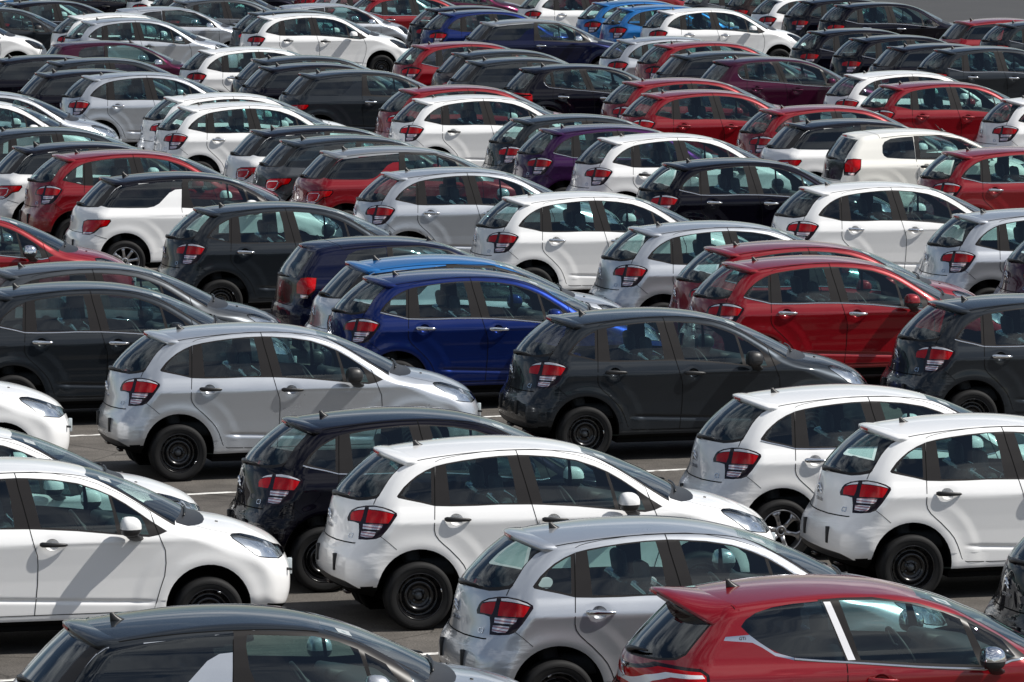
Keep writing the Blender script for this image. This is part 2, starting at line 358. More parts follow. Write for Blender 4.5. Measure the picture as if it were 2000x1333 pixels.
# ------------------------------------------------------------------ mesh making
def link(o, parent=None):
    COL.objects.link(o)
    if parent is not None: o.parent = parent
    return o
def mesh_obj(name, V, Fc, mats, parent=None, smooth=True, fm=None, normals=None):
    me = bpy.data.meshes.new(name); me.from_pydata([tuple(v) for v in V], [], [tuple(f) for f in Fc])
    for m in mats: me.materials.append(m)
    if fm is not None: me.polygons.foreach_set('material_index', fm)
    if smooth: me.polygons.foreach_set('use_smooth', [True] * len(me.polygons))
    me.update()
    if normals is not None: me.normals_split_custom_set_from_vertices([tuple(n) for n in normals])
    return link(bpy.data.objects.new(name, me), parent)
class MB:
    """collects simple shapes into one mesh"""
    def __init__(s): s.V, s.F, s.m = [], [], []
    def add(s, V, Fc, mi=0):
        o = len(s.V); s.V += [tuple(v) for v in V]; s.F += [tuple(i + o for i in f) for f in Fc]; s.m += [mi] * len(Fc)
    def bm(s, b, mi=0, mat=None):
        if mat is not None: bmesh.ops.transform(b, matrix=mat, verts=b.verts)
        b.verts.index_update(); s.add([v.co[:] for v in b.verts], [[v.index for v in f.verts] for f in b.faces], mi); b.free()
    def rbox(s, size, loc, bev=.02, rot=(0, 0, 0), mi=0, segs=2, taper=None):
        b = bmesh.new(); bmesh.ops.create_cube(b, size=1)
        for v in b.verts:
            v.co.x *= size[0]; v.co.y *= size[1]; v.co.z *= size[2]
            if taper: v.co.x, v.co.y = (v.co.x * (1 - taper * (v.co.z / size[2] + .5)), v.co.y * (1 - taper * (v.co.z / size[2] + .5)))
        if bev: bmesh.ops.bevel(b, geom=b.edges[:] + b.verts[:], offset=bev, segments=segs, profile=.5, affect='EDGES')
        from mathutils import Euler
        s.bm(b, mi, Matrix.Translation(loc) @ Euler(rot).to_matrix().to_4x4())
    def lathe(s, prof, n=40, c=(0, 0, 0), mi=0, sgn=1, close=False):
        """profile of (radius, offset along y)"""
        V = [(c[0] + r * math.cos(2 * math.pi * k / n), c[1] + y * sgn, c[2] + r * math.sin(2 * math.pi * k / n)) for (r, y) in prof for k in range(n)]
        Fc = []
        m = len(prof)
        for i in range(m if close else m - 1):
            for k in range(n):
                a = [i * n + k, i * n + (k + 1) % n, ((i + 1) % m) * n + (k + 1) % n, ((i + 1) % m) * n + k]; Fc.append(a if sgn > 0 else a[::-1])
        s.add(V, Fc, mi)
    def loft(s, rings, mi=0, caps=True):
        n = len(rings[0]); V = [p for r in rings for p in r]; Fc = []
        for i in range(len(rings) - 1):
            for k in range(n): Fc.append((i * n + k, i * n + (k + 1) % n, (i + 1) * n + (k + 1) % n, (i + 1) * n + k))
        if caps: Fc.append(tuple(range(n))[::-1]); Fc.append(tuple((len(rings) - 1) * n + k for k in range(n)))
        s.add(V, Fc, mi)
    def tube(s, pts, r, n=8, mi=0):
        pts = [Vector(p) for p in pts]; rings = []
        for i, p in enumerate(pts):
            t = (pts[min(i + 1, len(pts) - 1)] - pts[max(i - 1, 0)]).normalized(); u = t.cross(Vector((0.1, 0, 1))).normalized(); w = t.cross(u)
            rr = r[i] if isinstance(r, (list, tuple)) else r
            rings.append([tuple(p + u * rr * math.cos(2 * math.pi * k / n) + w * rr * math.sin(2 * math.pi * k / n)) for k in range(n)])
        s.loft(rings, mi)
    def build(s, name, mats, parent=None, smooth=True, fix=True):
        o = mesh_obj(name, s.V, s.F, mats, parent, smooth, s.m)
        if fix:
            b = bmesh.new(); b.from_mesh(o.data); bmesh.ops.recalc_face_normals(b, faces=b.faces); b.to_mesh(o.data); b.free()
        return o
def dens(pts, n=6, closed=False):
    P = [np.array(p, float) for p in pts]; out = []
    for i in range(len(P) if closed else len(P) - 1):
        a, b = P[i], P[(i + 1) % len(P)]
        for k in range(n): out.append(a + (b - a) * k / n)
    if not closed: out.append(P[-1])
    return np.array(out)
def ribbon(F, pts, width, lift=.0015, prof=None):
    """strip lying along a line on the body; returns V, F for the right side"""
    P = np.asarray(pts, float); N = grad(F, P); T = np.gradient(P, axis=0); T /= np.maximum(np.linalg.norm(T, axis=1, keepdims=True), 1e-9)
    Sd = np.cross(N, T); Sd /= np.maximum(np.linalg.norm(Sd, axis=1, keepdims=True), 1e-9)
    prof = prof or [(-.5, 0), (.5, 0)]
    V = []; m = len(prof)
    for i in range(len(P)):
        for (a, h) in prof: V.append(P[i] + Sd[i] * a * width + N[i] * (lift + h))
    Fc = [(i * m + k, i * m + k + 1, (i + 1) * m + k + 1, (i + 1) * m + k) for i in range(len(P) - 1) for k in range(m - 1)]
    return V, Fc
HALF = [(-.5, 0), (-.38, .003), (0, .0045), (.38, .003), (.5, 0)]
def side_pts(F, xz): xz = np.asarray(xz, float); o = np.stack([xz[:, 0], 0 * xz[:, 0], xz[:, 1]], -1); return root(F, o, np.tile([0, -1., 0], (len(xz), 1)), .05, 1.4)
def top_pts(F, xy, z0=.6): xy = np.asarray(xy, float); o = np.stack([xy[:, 0], xy[:, 1], 0 * xy[:, 0] + z0], -1); return root(F, o, np.tile([0, 0, 1.], (len(xy), 1)), .05, 1.6)
def rear_pts(F, yz): yz = np.asarray(yz, float); o = np.stack([0 * yz[:, 0] + 1.2, yz[:, 0], yz[:, 1]], -1); return root(F, o, np.tile([-1., 0, 0], (len(yz), 1)), .05, 1.9)
def mirror(V): return [(v[0], -v[1], v[2]) for v in V]
def tag(o, label, cat, group=None, kind=None):
    if label: o['label'] = label
    if cat: o['category'] = cat
    if group: o['group'] = group
    if kind: o['kind'] = kind
    return o

# ------------------------------------------------------------------ pieces shared by the kinds of car
def wheel_meshes(kind):
    """tyre and rim for a right wheel, centred on the hub, outer face towards -y"""
    R = .300; t = MB()
    t.lathe([(.198, -.088), (.215, -.094), (.245, -.100), (.272, -.098), (.288, -.088), (.2955, -.074), (R, -.05), (R + .001, -.0), (R, .05), (.2955, .074), (.288, .088), (.262, .098), (.215, .092), (.198, .085)], 56)
    for rr in (.252, .262): t.lathe([(rr, -.1015), (rr + .002, -.1035), (rr + .004, -.1015)], 56)
    for yy in (-.03, .0, .03): t.lathe([(R + .0025, yy - .012), (R + .0035, yy), (R + .0025, yy + .012)], 56)
    r = MB()
    lip = [(.207, -.082), (.2075, -.091), (.201, -.0945), (.197, -.088), (.193, -.070), (.180, -.050)]
    if kind == 'steel':
        r.lathe(lip + [(.172, -.030), (.160, -.026), (.148, -.030), (.132, -.052), (.121, -.062), (.112, -.060), (.100, -.040), (.088, -.026), (.070, -.022), (.052, -.026), (.040, -.034), (.034, -.046), (.001, -.050)], 48, mi=0)
        for k in range(12):                                  # cooling slots pressed into the disc
            a = 2 * math.pi * k / 12; r.rbox((.030, .008, .012), (.148 * math.cos(a), -.036, .148 * math.sin(a)), .003, (0, -a + math.pi / 2, 0), 1)
        for k in range(4):
            a = 2 * math.pi * k / 4 + .5; r.lathe([(.011, -.020), (.011, -.036), (.008, -.040), (.0005, -.040)], 8, (.058 * math.cos(a), 0, .058 * math.sin(a)), mi=2)
        r.lathe([(.028, -.045), (.030, -.052), (.024, -.056), (.0005, -.057)], 20, mi=2)
        r.rbox((.010, .006, .030), (-.196, -.092, .01), .002, (0, 0, 0), 3)
        mats = [M['steel'], M['under'], M['midgrey'], M['chrome']]
    else:
        r.lathe(lip + [(.178, -.02), (.172, .06)], 48, mi=0)
        r.lathe([(.178, -.012), (.001, -.012)], 32, mi=1)
        n = 6 if kind == 'alloy' else 8
        r.lathe([(.062, -.02), (.060, -.055), (.048, -.066), (.030, -.068), (.026, -.060), (.0005, -.062)], 24, mi=0)
        for k in range(n):
            a = 2 * math.pi * k / n; ca, sa = math.cos(a), math.sin(a)
            offs = (-1, 1) if kind == 'alloy' else (0,)
            if kind == 'alloy': offs = (0,)
            for of in offs:
                rings = []
                for (rad, wd, yy, sp) in ((.045, .017, -.056, .012), (.10, .013, -.062, .020), (.15, .013, -.066, .034), (.192, .020, -.078, .050)):
                    wd = wd * 1.6 if kind != 'alloy' else {.045: .026, .10: .019, .15: .024, .192: .062}[rad]
                    c = np.array([rad * ca - of * sp * sa, yy, rad * sa + of * sp * ca]); tt = np.array([-sa, 0, ca])
                    rings.append([tuple(c + tt * wd * q[0] + np.array([0, q[1], 0])) for q in ((-1, .022), (-1, .003), (-.6, -.006), (.6, -.006), (1, .003), (1, .022))])
                r.loft(rings, 0 if (kind == 'alloy' or k % 2 == 0) else 0)
            if kind == 'alloy':
                r.lathe([(.010, -.020), (.010, -.05), (.0005, -.052)], 8, (.040 * math.cos(a + .5), 0, .040 * math.sin(a + .5)), mi=1)
        r.lathe([(.026, -.064), (.022, -.070), (.0005, -.071)], 16, mi=2)
        mats = [M['alloy'], M['under'], M['plastic'], M['chrome']]
    return t, r, mats
_wheel_cache = {}
def wheels(car, P, kind):
    """four wheels, each > tyre, rim"""
    if kind not in _wheel_cache:
        t, r, mats = wheel_meshes(kind)
        to = t.build('tyre', [M['rubber']]); ro = r.build('rim', mats)
        _wheel_cache[kind] = (to.data, ro.data); bpy.data.objects.remove(to); bpy.data.objects.remove(ro)
    td, rd = _wheel_cache[kind]
    for (x, sd) in ((P['wheels'][0], -1), (P['wheels'][0], 1), (P['wheels'][1], -1), (P['wheels'][1], 1)):
        w = bpy.data.objects.new('wheel', td); link(w, car); w.location = (x, sd * .745, .30)
        w.rotation_euler = (0, random.uniform(0, 6.28), 0) if sd < 0 else (0, random.uniform(0, 6.28), math.pi)
        o = bpy.data.objects.new('rim', rd); link(o, w)
def ell(cx, cy, cz, rx, rz, n, tilt=0): return [(cx + rx * math.cos(2 * math.pi * k / n), cy, cz + rz * math.sin(2 * math.pi * k / n)) for k in range(n)]
def handle_mesh(F, hx, hz):
    p = side_pts(F, [(hx - .20, hz), (hx, hz), (hx + .20, hz)]); y0 = p[0, 1] - .002; y1 = p[2, 1] - .002
    V = MB(); rings = []
    for i in range(13):
        t = i / 12; x = hx - .118 + .236 * t; off = .004 + .030 * math.sin(math.pi * min(1, max(0, t * .94 + .03))) ** .55
        h = .023 if t < .3 else .023 - .010 * (t - .3) / .7
        if i in (0, 12): h *= .55
        yc = y0 + (y1 - y0) * t - off
        rings.append([(x, yc + .010 * math.cos(a), hz + .004 - .010 * t + h * math.sin(a)) for a in [2 * math.pi * k / 10 for k in range(10)]])
    V.loft(rings); return V
def mirror_meshes(mx, my, mz, sc=1.):
    """housing cap and black foot of a door mirror (right side, my < 0)"""
    c, b = MB(), MB()
    def ring(yy, f, z0=0., h=1.):
        # outline in x,z of the housing at a lateral station; front (+x) is round, rear (-x) upright
        pts = []
        for k in range(20):
            a = 2 * math.pi * k / 20; ca, sa = math.cos(a), math.sin(a)
            x = (.108 if ca > 0 else .070) * np.sign(ca) * abs(ca) ** .75; z = (.098 if sa > 0 else .072) * np.sign(sa) * abs(sa) ** .8
            pts.append((mx + x * f * sc, my + yy * sc, mz + (z * f * h + z0) * sc))
        return pts
    rings = [ring(.085, .30, -.015), ring(.078, .72, -.008), ring(.055, .93, 0), ring(.0, 1.0, 0), ring(-.05, .97, .0), ring(-.082, .80, -.005), ring(-.098, .45, -.01), ring(-.102, .1, -.012)]
    full = bmesh.new(); T = MB(); T.loft(rings)
    vs = [full.verts.new(v) for v in T.V]
    for f in T.F:
        try: full.faces.new([vs[i] for i in f])
        except ValueError: pass
    lower = full.copy()
    pl = Vector((mx, my, mz - .006 * sc))
    bmesh.ops.bisect_plane(full, geom=full.verts[:] + full.edges[:] + full.faces[:], plane_co=pl, plane_no=(0, 0, 1), clear_inner=True)
    bmesh.ops.bisect_plane(lower, geom=lower.verts[:] + lower.edges[:] + lower.faces[:], plane_co=pl, plane_no=(0, 0, 1), clear_outer=True)
    for v in lower.verts: v.co.x = mx + (v.co.x - mx) * .97; v.co.y = my + (v.co.y - my) * .97
    c.bm(full); b.bm(lower)
    # foot: a flat bent arm running from under the housing to the door
    rr = []
    for t in range(7):
        q = t / 6; yy = my + (-.015 + .115 * q) * sc; x = mx + (.02 + .075 * q) * sc; z = mz + (-.055 - .052 * math.sin(q * 1.5)) * sc; a1 = .055 * sc; b1 = (.020 + .006 * q) * sc
        rr.append([(x + a1 * math.cos(2 * math.pi * k / 12), yy, z + b1 * math.sin(2 * math.pi * k / 12)) for k in range(12)])
    b.loft(rr)
    return c, b
def interior(car, P, lod):
    """cabin things seen through the windows"""
    sx = P['seatx']; zz = P.get('seatz', 0)
    for sd in (-1, 1):
        s = MB(); y = sd * .34
        s.rbox((.50, .48, .16), (sx + .28, y, .50 + zz), .05, (0, -.10, 0))
        s.rbox((.14, .46, .60), (sx - .06, y, .80 + zz), .06, (0, -.22, 0), taper=.05)
        s.rbox((.09, .26, .19), (sx - .16, y, 1.19 + zz), .045, (0, -.15, 0), segs=3)
        s.tube([(sx - .14, y - .06, 1.02 + zz), (sx - .155, y - .06, 1.14 + zz)], .008, 6); s.tube([(sx - .14, y + .06, 1.02 + zz), (sx - .155, y + .06, 1.14 + zz)], .008, 6)
        so_ = s.build('front_seat', [M['seat']], car)
        f_ = MB(); f_.rbox((.20, .50, .50), (sx - .075, y, .86 + zz), .05, (0, -.22, 0), segs=6)
        f_.V = [(a + .018 * math.sin(31 * b_ + 23 * c_), b_ + .012 * math.sin(41 * c_ + 17 * a), c_ + .012 * math.sin(37 * b_)) for a, b_, c_ in f_.V]
        if sd > 0 or P.get('doors') == 5: f_.build('seat_cover', [M['seatfilm']], so_)
    b = MB()
    b.rbox((.48, 1.22, .16), (sx - .72, 0, .52 + zz), .05); b.rbox((.14, 1.24, .55), (sx - 1.02, 0, .80 + zz), .05, (0, -.25, 0))
    for y in (-.38, .38): b.rbox((.07, .25, .13), (sx - 1.10, y, 1.10 + zz), .035, (0, -.15, 0), segs=3)
    b.rbox((.34, 1.06, .03), (sx - .98, 0, .99 + zz), .01)
    b.build('rear_seat', [M['seat']], car)
    d = MB(); d.rbox((.46, 1.30, .26), (sx + 1.08, 0, .86 + zz), .08, (0, .18, 0), segs=3); d.rbox((.20, .40, .10), (sx + .90, .34, .98 + zz), .04, (0, .2, 0), segs=3)
    d.build('dashboard', [M['cabin']], car)
    w = MB(); n = 28; rings = []
    for k in range(n):
        a = 2 * math.pi * k / n; c = np.array([sx + .70 - .10 * math.sin(a), .34 + .185 * math.cos(a), .90 + zz + .155 * math.sin(a)]); o = np.array([-.5 * math.sin(a) * .4, math.cos(a), .85 * math.sin(a)]); u = np.array([.85, 0, .5])
        rings.append([tuple(c + o * .015 * math.cos(q) + u * .015 * math.sin(q)) for q in [2 * math.pi * j / 8 for j in range(8)]])
    rings.append(rings[0]); w.loft(rings, caps=False); w.rbox((.04, .15, .11), (sx + .72, .34, .90 + zz), .03, (0, -.5, 0)); w.rbox((.02, .34, .025), (sx + .71, .34, .90 + zz), .008, (0, -.5, 0))
    w.build('steering_wheel', [M['cabin']], car)
def text_mesh(txt, size, depth=.002):
    c = bpy.data.curves.new('lettering', 'FONT'); c.body = txt; c.size = size; c.extrude = depth; c.align_x = 'CENTER'; c.align_y = 'CENTER'
    o = bpy.data.objects.new('lettering', c); COL.objects.link(o); dg = bpy.context.evaluated_depsgraph_get(); dg.update()
    me = bpy.data.meshes.new_from_object(o.evaluated_get(dg)); bpy.data.objects.remove(o); bpy.data.curves.remove(c); return me
def stick_text(F, txt, size, y, z, name, parent, mat='chrome'):
    """raised lettering on the tail of the car"""
    p = rear_pts(F, [(y, z)])[0]; n = grad(F, p[None])[0]; me = text_mesh(txt, size); me.materials.append(M[mat])
    N = Vector(n); X = Vector((0, 0, 1)).cross(N).normalized(); Y = N.cross(X)
    o = bpy.data.objects.new(name, me); link(o, parent)
    me.transform(Matrix((X.to_4d(), Y.to_4d(), N.to_4d(), (0, 0, 0, 1))).transposed().to_4x4()); me.transform(Matrix.Translation(Vector(p) + N * .003)); return o

# ------------------------------------------------------------------ cutting a body into its parts
def build_car(P, opt):
    """one car of a kind in the EMPTY scene origin; returns its Empty. opt: chrome(bool) wheel trimkind"""
    F = P['F']; car = bpy.data.objects.new(P['name'], None); link(car); car.empty_display_size = .3
    paints = []                                            # (object, slot, role)
    lab = P['labels']; data = P['data']                    # label -> (V, F, N)
    def obj(name, lb, mats, parent, sides='both', extra=None):
        """side part(s) from the cut shell; sides: both (joined mesh), R, L"""
        V, Fc, N = [], [], []; fm = []
        for l in (lb if isinstance(lb, (list, tuple)) else [lb]):
            if l not in data: continue
            v, f, n = data[l]
            if sides in ('both', 'R'): k = len(V); V += list(v); N += list(n); Fc += [[i + k for i in q] for q in f]
            if sides in ('both', 'L'):
                k = len(V); V += mirror(v); N += mirror(n); Fc += [[i + k for i in q[::-1]] for q in f]
        fm = [0] * len(Fc)
        for (ev, ef, mi) in (extra or []):
            if sides in ('both', 'R'): k = len(V); V += list(ev); N += [(0, 0, 0)] * len(ev); Fc += [[i + k for i in q] for q in ef]; fm += [mi] * len(ef)
            if sides in ('both', 'L'): k = len(V); V += mirror(ev); N += [(0, 0, 0)] * len(ev); Fc += [[i + k for i in q[::-1]] for q in ef]; fm += [mi] * len(ef)
        if not Fc: return None
        me = bpy.data.meshes.new(name); me.from_pydata([tuple(v) for v in V], [], [tuple(q) for q in Fc])
        for m in mats: me.materials.append(m)
        me.polygons.foreach_set('material_index', fm); me.polygons.foreach_set('use_smooth', [True] * len(me.polygons)); me.update()
        me.normals_split_custom_set_from_vertices([tuple(q) for q in N])
        o = bpy.data.objects.new(name, me); link(o, parent); return o
    R = P['ribbons']
    gap = lambda *ks: [(R[k][0], R[k][1], 1) for k in ks if k in R]
    g2 = [M['white'], M['gap']]
    fp = opt['paint'];
    rp_ = opt.get('roof', fp)
    def PM(role): return [M[{'body': fp, 'roof': rp_}[role]], M['gap']]
    obj('floor_pan', 'pan', [M['under']], car, 'both')
    body = obj('body', ['body'] + (['pillarskin'] if 'pillarskin' in data else []), PM('body'), car, 'both', gap('bumperseam', 'fuel'))
    # left side skins are part of the body shell; right doors are parts
    two = P['doors'] == 3
    left = obj('left_side_panel', ['front_door', 'rear_door', 'bpaint'], PM('body'), car, 'L', gap('front_door', 'rear_door'))
    fd = obj('front_door', 'front_door', PM('body'), car, 'R', gap('front_door', 'doortop'))
    sides = [(fd, 'front')]
    if not two:
        rd = obj('rear_door', 'rear_door', PM('body'), car, 'R', gap('rear_door')); sides.append((rd, 'rear'))
    obj('window', 'glass_front', [M['glass']], fd, 'R')
    if 'glass_tri' in data: obj('quarter_window', 'glass_tri', [M['glass']], fd, 'R')
    obj('window_trim', 'trim_front', [M['trim'], M['gap']], fd, 'R')
    if not two:
        obj('window', 'glass_rear', [M['glass']], rd, 'R'); obj('window_trim', 'trim_rear', [M['trim'], M['gap']], rd, 'R')
    obj('window', ['glass_front', 'glass_tri', 'glass_rear'] + (['quarter'] if not P.get('dark_quarter') else []), [M['glass']], car, 'L')
    obj('window_trim', ['trim_front', 'trim_rear'], [M['trim']], car, 'L')
    if P.get('dark_quarter'):
        obj('rear_side_window', 'quarter', [M['darkglass']], car, 'R'); obj('rear_side_window', 'quarter', [M['darkglass']], car, 'L')
    else:
        q = obj('rear_side_window', 'quarter', [M['glass']], car, 'R'); obj('window_frame', 'qframe', [M['trim']], q, 'R')
    roof = obj('roof', ['roof'], PM('roof'), car, 'both', gap('roofseam', 'roofrear'))
    if 'roofside' in data: [obj('roof_side', 'roofside', PM('roof'), roof, sd_) for sd_ in 'RL']
    tg = obj('tailgate', 'tailgate', PM('body'), car, 'both', gap('tgseam', 'tgbottom'))
    rw = obj('rear_window', 'rearglass', [M['darkglass' if P.get('dark_rear') else 'glass']], tg, 'both')
    if 'rearframe' in data: obj('window_frame', 'rearframe', [M['trim']], rw, 'both')
    if 'tgblack' in data: obj('lower_panel', 'tgblack', [M['steel']], tg, 'both')
    ws = obj('windscreen', 'windscreen', [M['wscreen'], M['trim']], car, 'both', [(R['wsedge'][0], R['wsedge'][1], 1)] if 'wsedge' in R else None)
    # sticker inside the top corner of the windscreen
    st = top_pts(F, P['sticker']); stn = grad(F, st)
    mesh_obj('sticker', [tuple(st[i] + stn[i] * .002) for i in range(4)], [(0, 1, 2, 3)], [M['paper']], ws, False)
    obj('cowl', 'cowl', [M['plastic']], car, 'both')
    hood = obj('bonnet', 'bonnet', PM('body'), car, 'both', gap('hoodseam'))
    for y in (-.36, .36):
        p = top_pts(F, [(P['jetx'], y)])[0]; j = MB(); j.rbox((.026, .016, .010), tuple(p + np.array([0, 0, .004])), .004, (0, .15, 0)); j.build('washer_jet', [M['plastic']], hood)
    fb = obj('front_bumper', 'front_bumper', PM('body'), car, 'both')
    rb = obj('rear_bumper', 'rear_bumper', PM('body'), car, 'both')
    if 'skirt' in data: obj('bumper_skirt', 'skirt', [M['plastic']], rb, 'both')
    for z_, y_ in P.get('pads', []):
        for sg in (-1, 1):
            p = rear_pts(F, [(y_ * sg, z_)])[0]; b = MB(); b.rbox((.035, .030, .15), tuple(p + np.array([-.004, 0, 0])), .006, (0, 0, 0)); b.build('bumper_pad', [M['plastic']], rb)
    if P.get('towmark'):
        for sg in (-1, 1):
            p = rear_pts(F, [(sg * .33, .33)])[0]; b = MB(); b.rbox((.05, .16, .035), tuple(p + np.array([.04, 0, -.03])), .01); b.build('reflector', [M['darkred']], rb)
    for z_, y_ in P.get('slots', []):
        for sg in (-1, 1):
            o_ = root(F, np.array([[3.0, y_ * sg, z_]]), np.array([[1., 0, 0]]))[0]; b = MB(); b.rbox((.02, .10, .022), tuple(o_), .005, (0, 0, -sg * .75)); b.build('marker_slot', [M['plastic']], fb)
    # front bumper transport pads, number plate recess
    for sg in (-1, 1):
        o_ = root(F, np.array([[3.0, .27 * sg, P.get('fpz', .60)]]), np.array([[1., 0, 0]]))[0]
        b = MB(); b.rbox((.035, .04, .14), tuple(o_ + np.array([.012, 0, 0])), .006); b.build('bumper_pad', [M['film']], fb)
    # lamps
    for sd in ('R', 'L'):
        tl = obj('tail_light', ['lamp'], [M['darkred']], car, sd)
        for nm, l, m in (('red_lens', 'lamp_red', 'redlens'), ('clear_lens', 'lamp_clear', 'clearlens'), ('lens_strip', 'lamp_strip', 'whitelens')):
            if l in data and tl: obj(nm, l, [M[m]], tl, sd)
        hl = obj('headlight', 'headlight', [M['hlens']], car, sd)
        if hl:
            if 'hlrim' in R and len(R['hlrim'][1]):
                rv, rf = R['hlrim']; mesh_obj('lamp_rim', rv if sd == 'R' else mirror(rv), [tuple(q) if sd == 'R' else tuple(q[::-1]) for q in rf], [M['gap']], hl)
            v, f, n = data['headlight']; v = np.array(v); n = np.array(n); c = v.mean(0)
            inner = c + (v - c) * np.array([.985, .985, .985]) - n * .022
            V = list(map(tuple, inner)) if sd == 'R' else mirror(inner)
            mesh_obj('reflector', V, [tuple(q) if sd == 'R' else tuple(q[::-1]) for q in f], [M['reflector']], hl)
            s_ = -1 if sd == 'R' else 1
            for (dx, dy, rr) in ((.05, .0, .045), (-.07, .03, .034)):
                cc = (c[0] + dx - .035, s_ * abs(c[1]) - s_ * (.03 + dy * .0), c[2] - .005 - dx * .35)
                b = MB(); b.bm(_bowl(rr), 0, Matrix.Translation(cc) @ Matrix.Rotation(s_ * -.45, 4, 'Z') @ Matrix.Rotation(RAD(68), 4, 'Y'))
                b.build('lamp_bowl', [M['whitelens'] if dx > 0 else M['chrome']], hl)
    # belt strip under the windows
    if 'belt' in R:
        chrome = opt.get('chrome'); mat = M['chrome'] if chrome else M['trim']
        for sgn in ('R', 'L'):
            V, Fc = [], []
            for k in (['belt', 'qbelt'] if (chrome or P.get('dark_quarter')) and 'qbelt' in R else ['belt']):
                v, f = R[k]; o_ = len(V); V += list(v); Fc += [tuple(i + o_ for i in q) for q in f]
            if False: continue
            if sgn == 'L': V = mirror(V); Fc = [q[::-1] for q in Fc]
            if P.get('nobelt') and not chrome: continue
            mesh_obj('belt_strip', V, Fc, [mat], car)
    for l_, nm_, m_ in (('blade', 'quarter_blade', 'chrome'), ('bstrip', 'pillar_strip', 'whitelens')):
        if l_ in data:
            for sd_ in ('R', 'L'): obj(nm_, l_, [M[m_]], car, sd_)
    if 'tgtop' in data: obj('upper_edge', 'tgtop', PM('roof'), roof, 'both')
    for k in P.get('chrome_extra', []):
        v, f = R[k]; mesh_obj('lamp_ring', v, f, [M['chrome']], car)
    if 'blade' in data:
        me = text_mesh('GTi', .034, .0015); me.materials.append(M['plastic']); p = side_pts(F, [(.70, 1.188)])[0]; nn = Vector(grad(F, p[None])[0]); X = Vector((0, 0, 1)).cross(nn).normalized(); Y = nn.cross(X)
        me.transform(Matrix((X.to_4d(), Y.to_4d(), nn.to_4d(), (0, 0, 0, 1))).transposed().to_4x4()); me.transform(Matrix.Translation(Vector(p) + nn * .003)); link(bpy.data.objects.new('lettering', me), car)
    # handles
    hm = M['chrome'] if opt.get('chrome') else (M[fp] if opt.get('bodyhandles') else M['plastic'])
    for (par, _), (hx, hz) in zip(sides[::-1] if not two else sides, P['handles']):
        hb = handle_mesh(F, hx, hz); hb.build('handle', [hm], par)
        cx, cz = hx - .008, hz - .004; n = 28; V = []
        rim_ = side_pts(F, [(cx + .060 * math.cos(a), cz + .050 * math.sin(a)) for a in np.linspace(0, 2 * math.pi, n, endpoint=False)])
        for t in (1.0, .97, .90, .75, .5, .25): V += [(cx + .060 * t * math.cos(a), rim_[k][1] + .034 * math.sqrt(max(0, 1 - t ** 2.2)), cz + .050 * t * math.sin(a)) for k, a in enumerate(np.linspace(0, 2 * math.pi, n, endpoint=False))]
        Fc = [(r * n + k, r * n + (k + 1) % n, (r + 1) * n + (k + 1) % n, (r + 1) * n + k) for r in range(5) for k in range(n)] + [tuple(5 * n + k for k in range(n))]
        cup = MB(); cup.add(V, Fc); co_ = mesh_obj('handle_recess', cup.V, cup.F, [M[fp]], par)
        if co_.data.polygons[-1].normal.y > 0: co_.data.flip_normals()
    mc, mb_ = mirror_meshes(*P['mirror'])
    capm = M['chrome'] if opt.get('mirror') == 'chrome' else (M['plastic'] if opt.get('mirror') == 'black' else M[fp])
    for sg in (1, -1):
        c1, b1 = MB(), MB(); c1.V = mc.V if sg > 0 else mirror(mc.V); c1.F = mc.F; c1.m = mc.m; b1.V = mb_.V if sg > 0 else mirror(mb_.V); b1.F = mb_.F; b1.m = mb_.m
        mo = c1.build('side_mirror', [capm], car); b1.build('mirror_foot', [M['plastic']], mo)
    # wheel wells
    for i, x in enumerate(P['wheels']):
        b = MB(); az = P['archz']; ar = P['archr'] + .004
        for sg in (-1, 1):
            n = 28; V = []; yo = [abs(side_pts(F, [(x + ar * math.cos(math.radians(a)), az + ar * math.sin(math.radians(a)))])[0, 1]) for a in np.linspace(-35, 215, n)]
            for dy, rr in ((0.004, ar), (.012, ar - .012), (.05, ar - .012), (.07, ar + .01), (.34, ar + .01)):
                for k, a in enumerate(np.linspace(-35, 215, n)):
                    q = math.radians(a); V.append((x + rr * math.cos(q), sg * (yo[k] - dy), az + rr * math.sin(q)))
            Fc = [(r * n + k, r * n + k + 1, (r + 1) * n + k + 1, (r + 1) * n + k) for r in range(4) for k in range(n - 1)]
            c = len(V); V.append((x, sg * .48, az)); Fc += [(4 * n + k, 4 * n + k + 1, c) for k in range(n - 1)] + [(4 * n + n - 1, 4 * n, c)]
            b.add(V, Fc)
        b.build('wheel_arch', [M['under']], car, fix=False)
    sb = MB(); sb.rbox((P['wheels'][1] - P['wheels'][0] - .72, 1.50, .05), ((P['wheels'][0] + P['wheels'][1]) / 2, 0, .215), .01); sb.rbox((.5, 1.0, .08), (P['wheels'][0], 0, .26), .02); sb.rbox((.5, 1.0, .08), (P['wheels'][1], 0, .26), .02)
    sb.build('underbody', [M['under']], car)
    # spoiler
    if 'spoiler' in P: P['spoiler'](F, car, M[rp_])
    # antenna
    ax, az = P['antenna'][:2]; p = top_pts(F, [(ax, 0.)])[0]; b = MB()
    if P.get('rod'):
        b.tube([(p[0], 0, p[2]), (p[0] - .12, 0, p[2] + .12)], [.006, .003], 6)
    h = .052 * P.get('finsize', 1); L = .085 * P.get('finsize', 1); rings = []
    for t in np.linspace(0, 1, 7):
        wd = .014 * (1 - t) ** .6 + .0015; x0 = p[0] - .02 - .004 * t; x1 = p[0] + L * (1 - t) ** 1.5 + .004; z = p[2] - .004 + h * t
        rings.append([(x0, -wd * .5, z), (x0 - .003, 0, z), (x0, wd * .5, z), ((x0 + x1) / 2, wd, z), (x1, 0, z), ((x0 + x1) / 2, -wd, z)])
    b.loft(rings); b.build('roof_antenna', [M['plastic']], car)
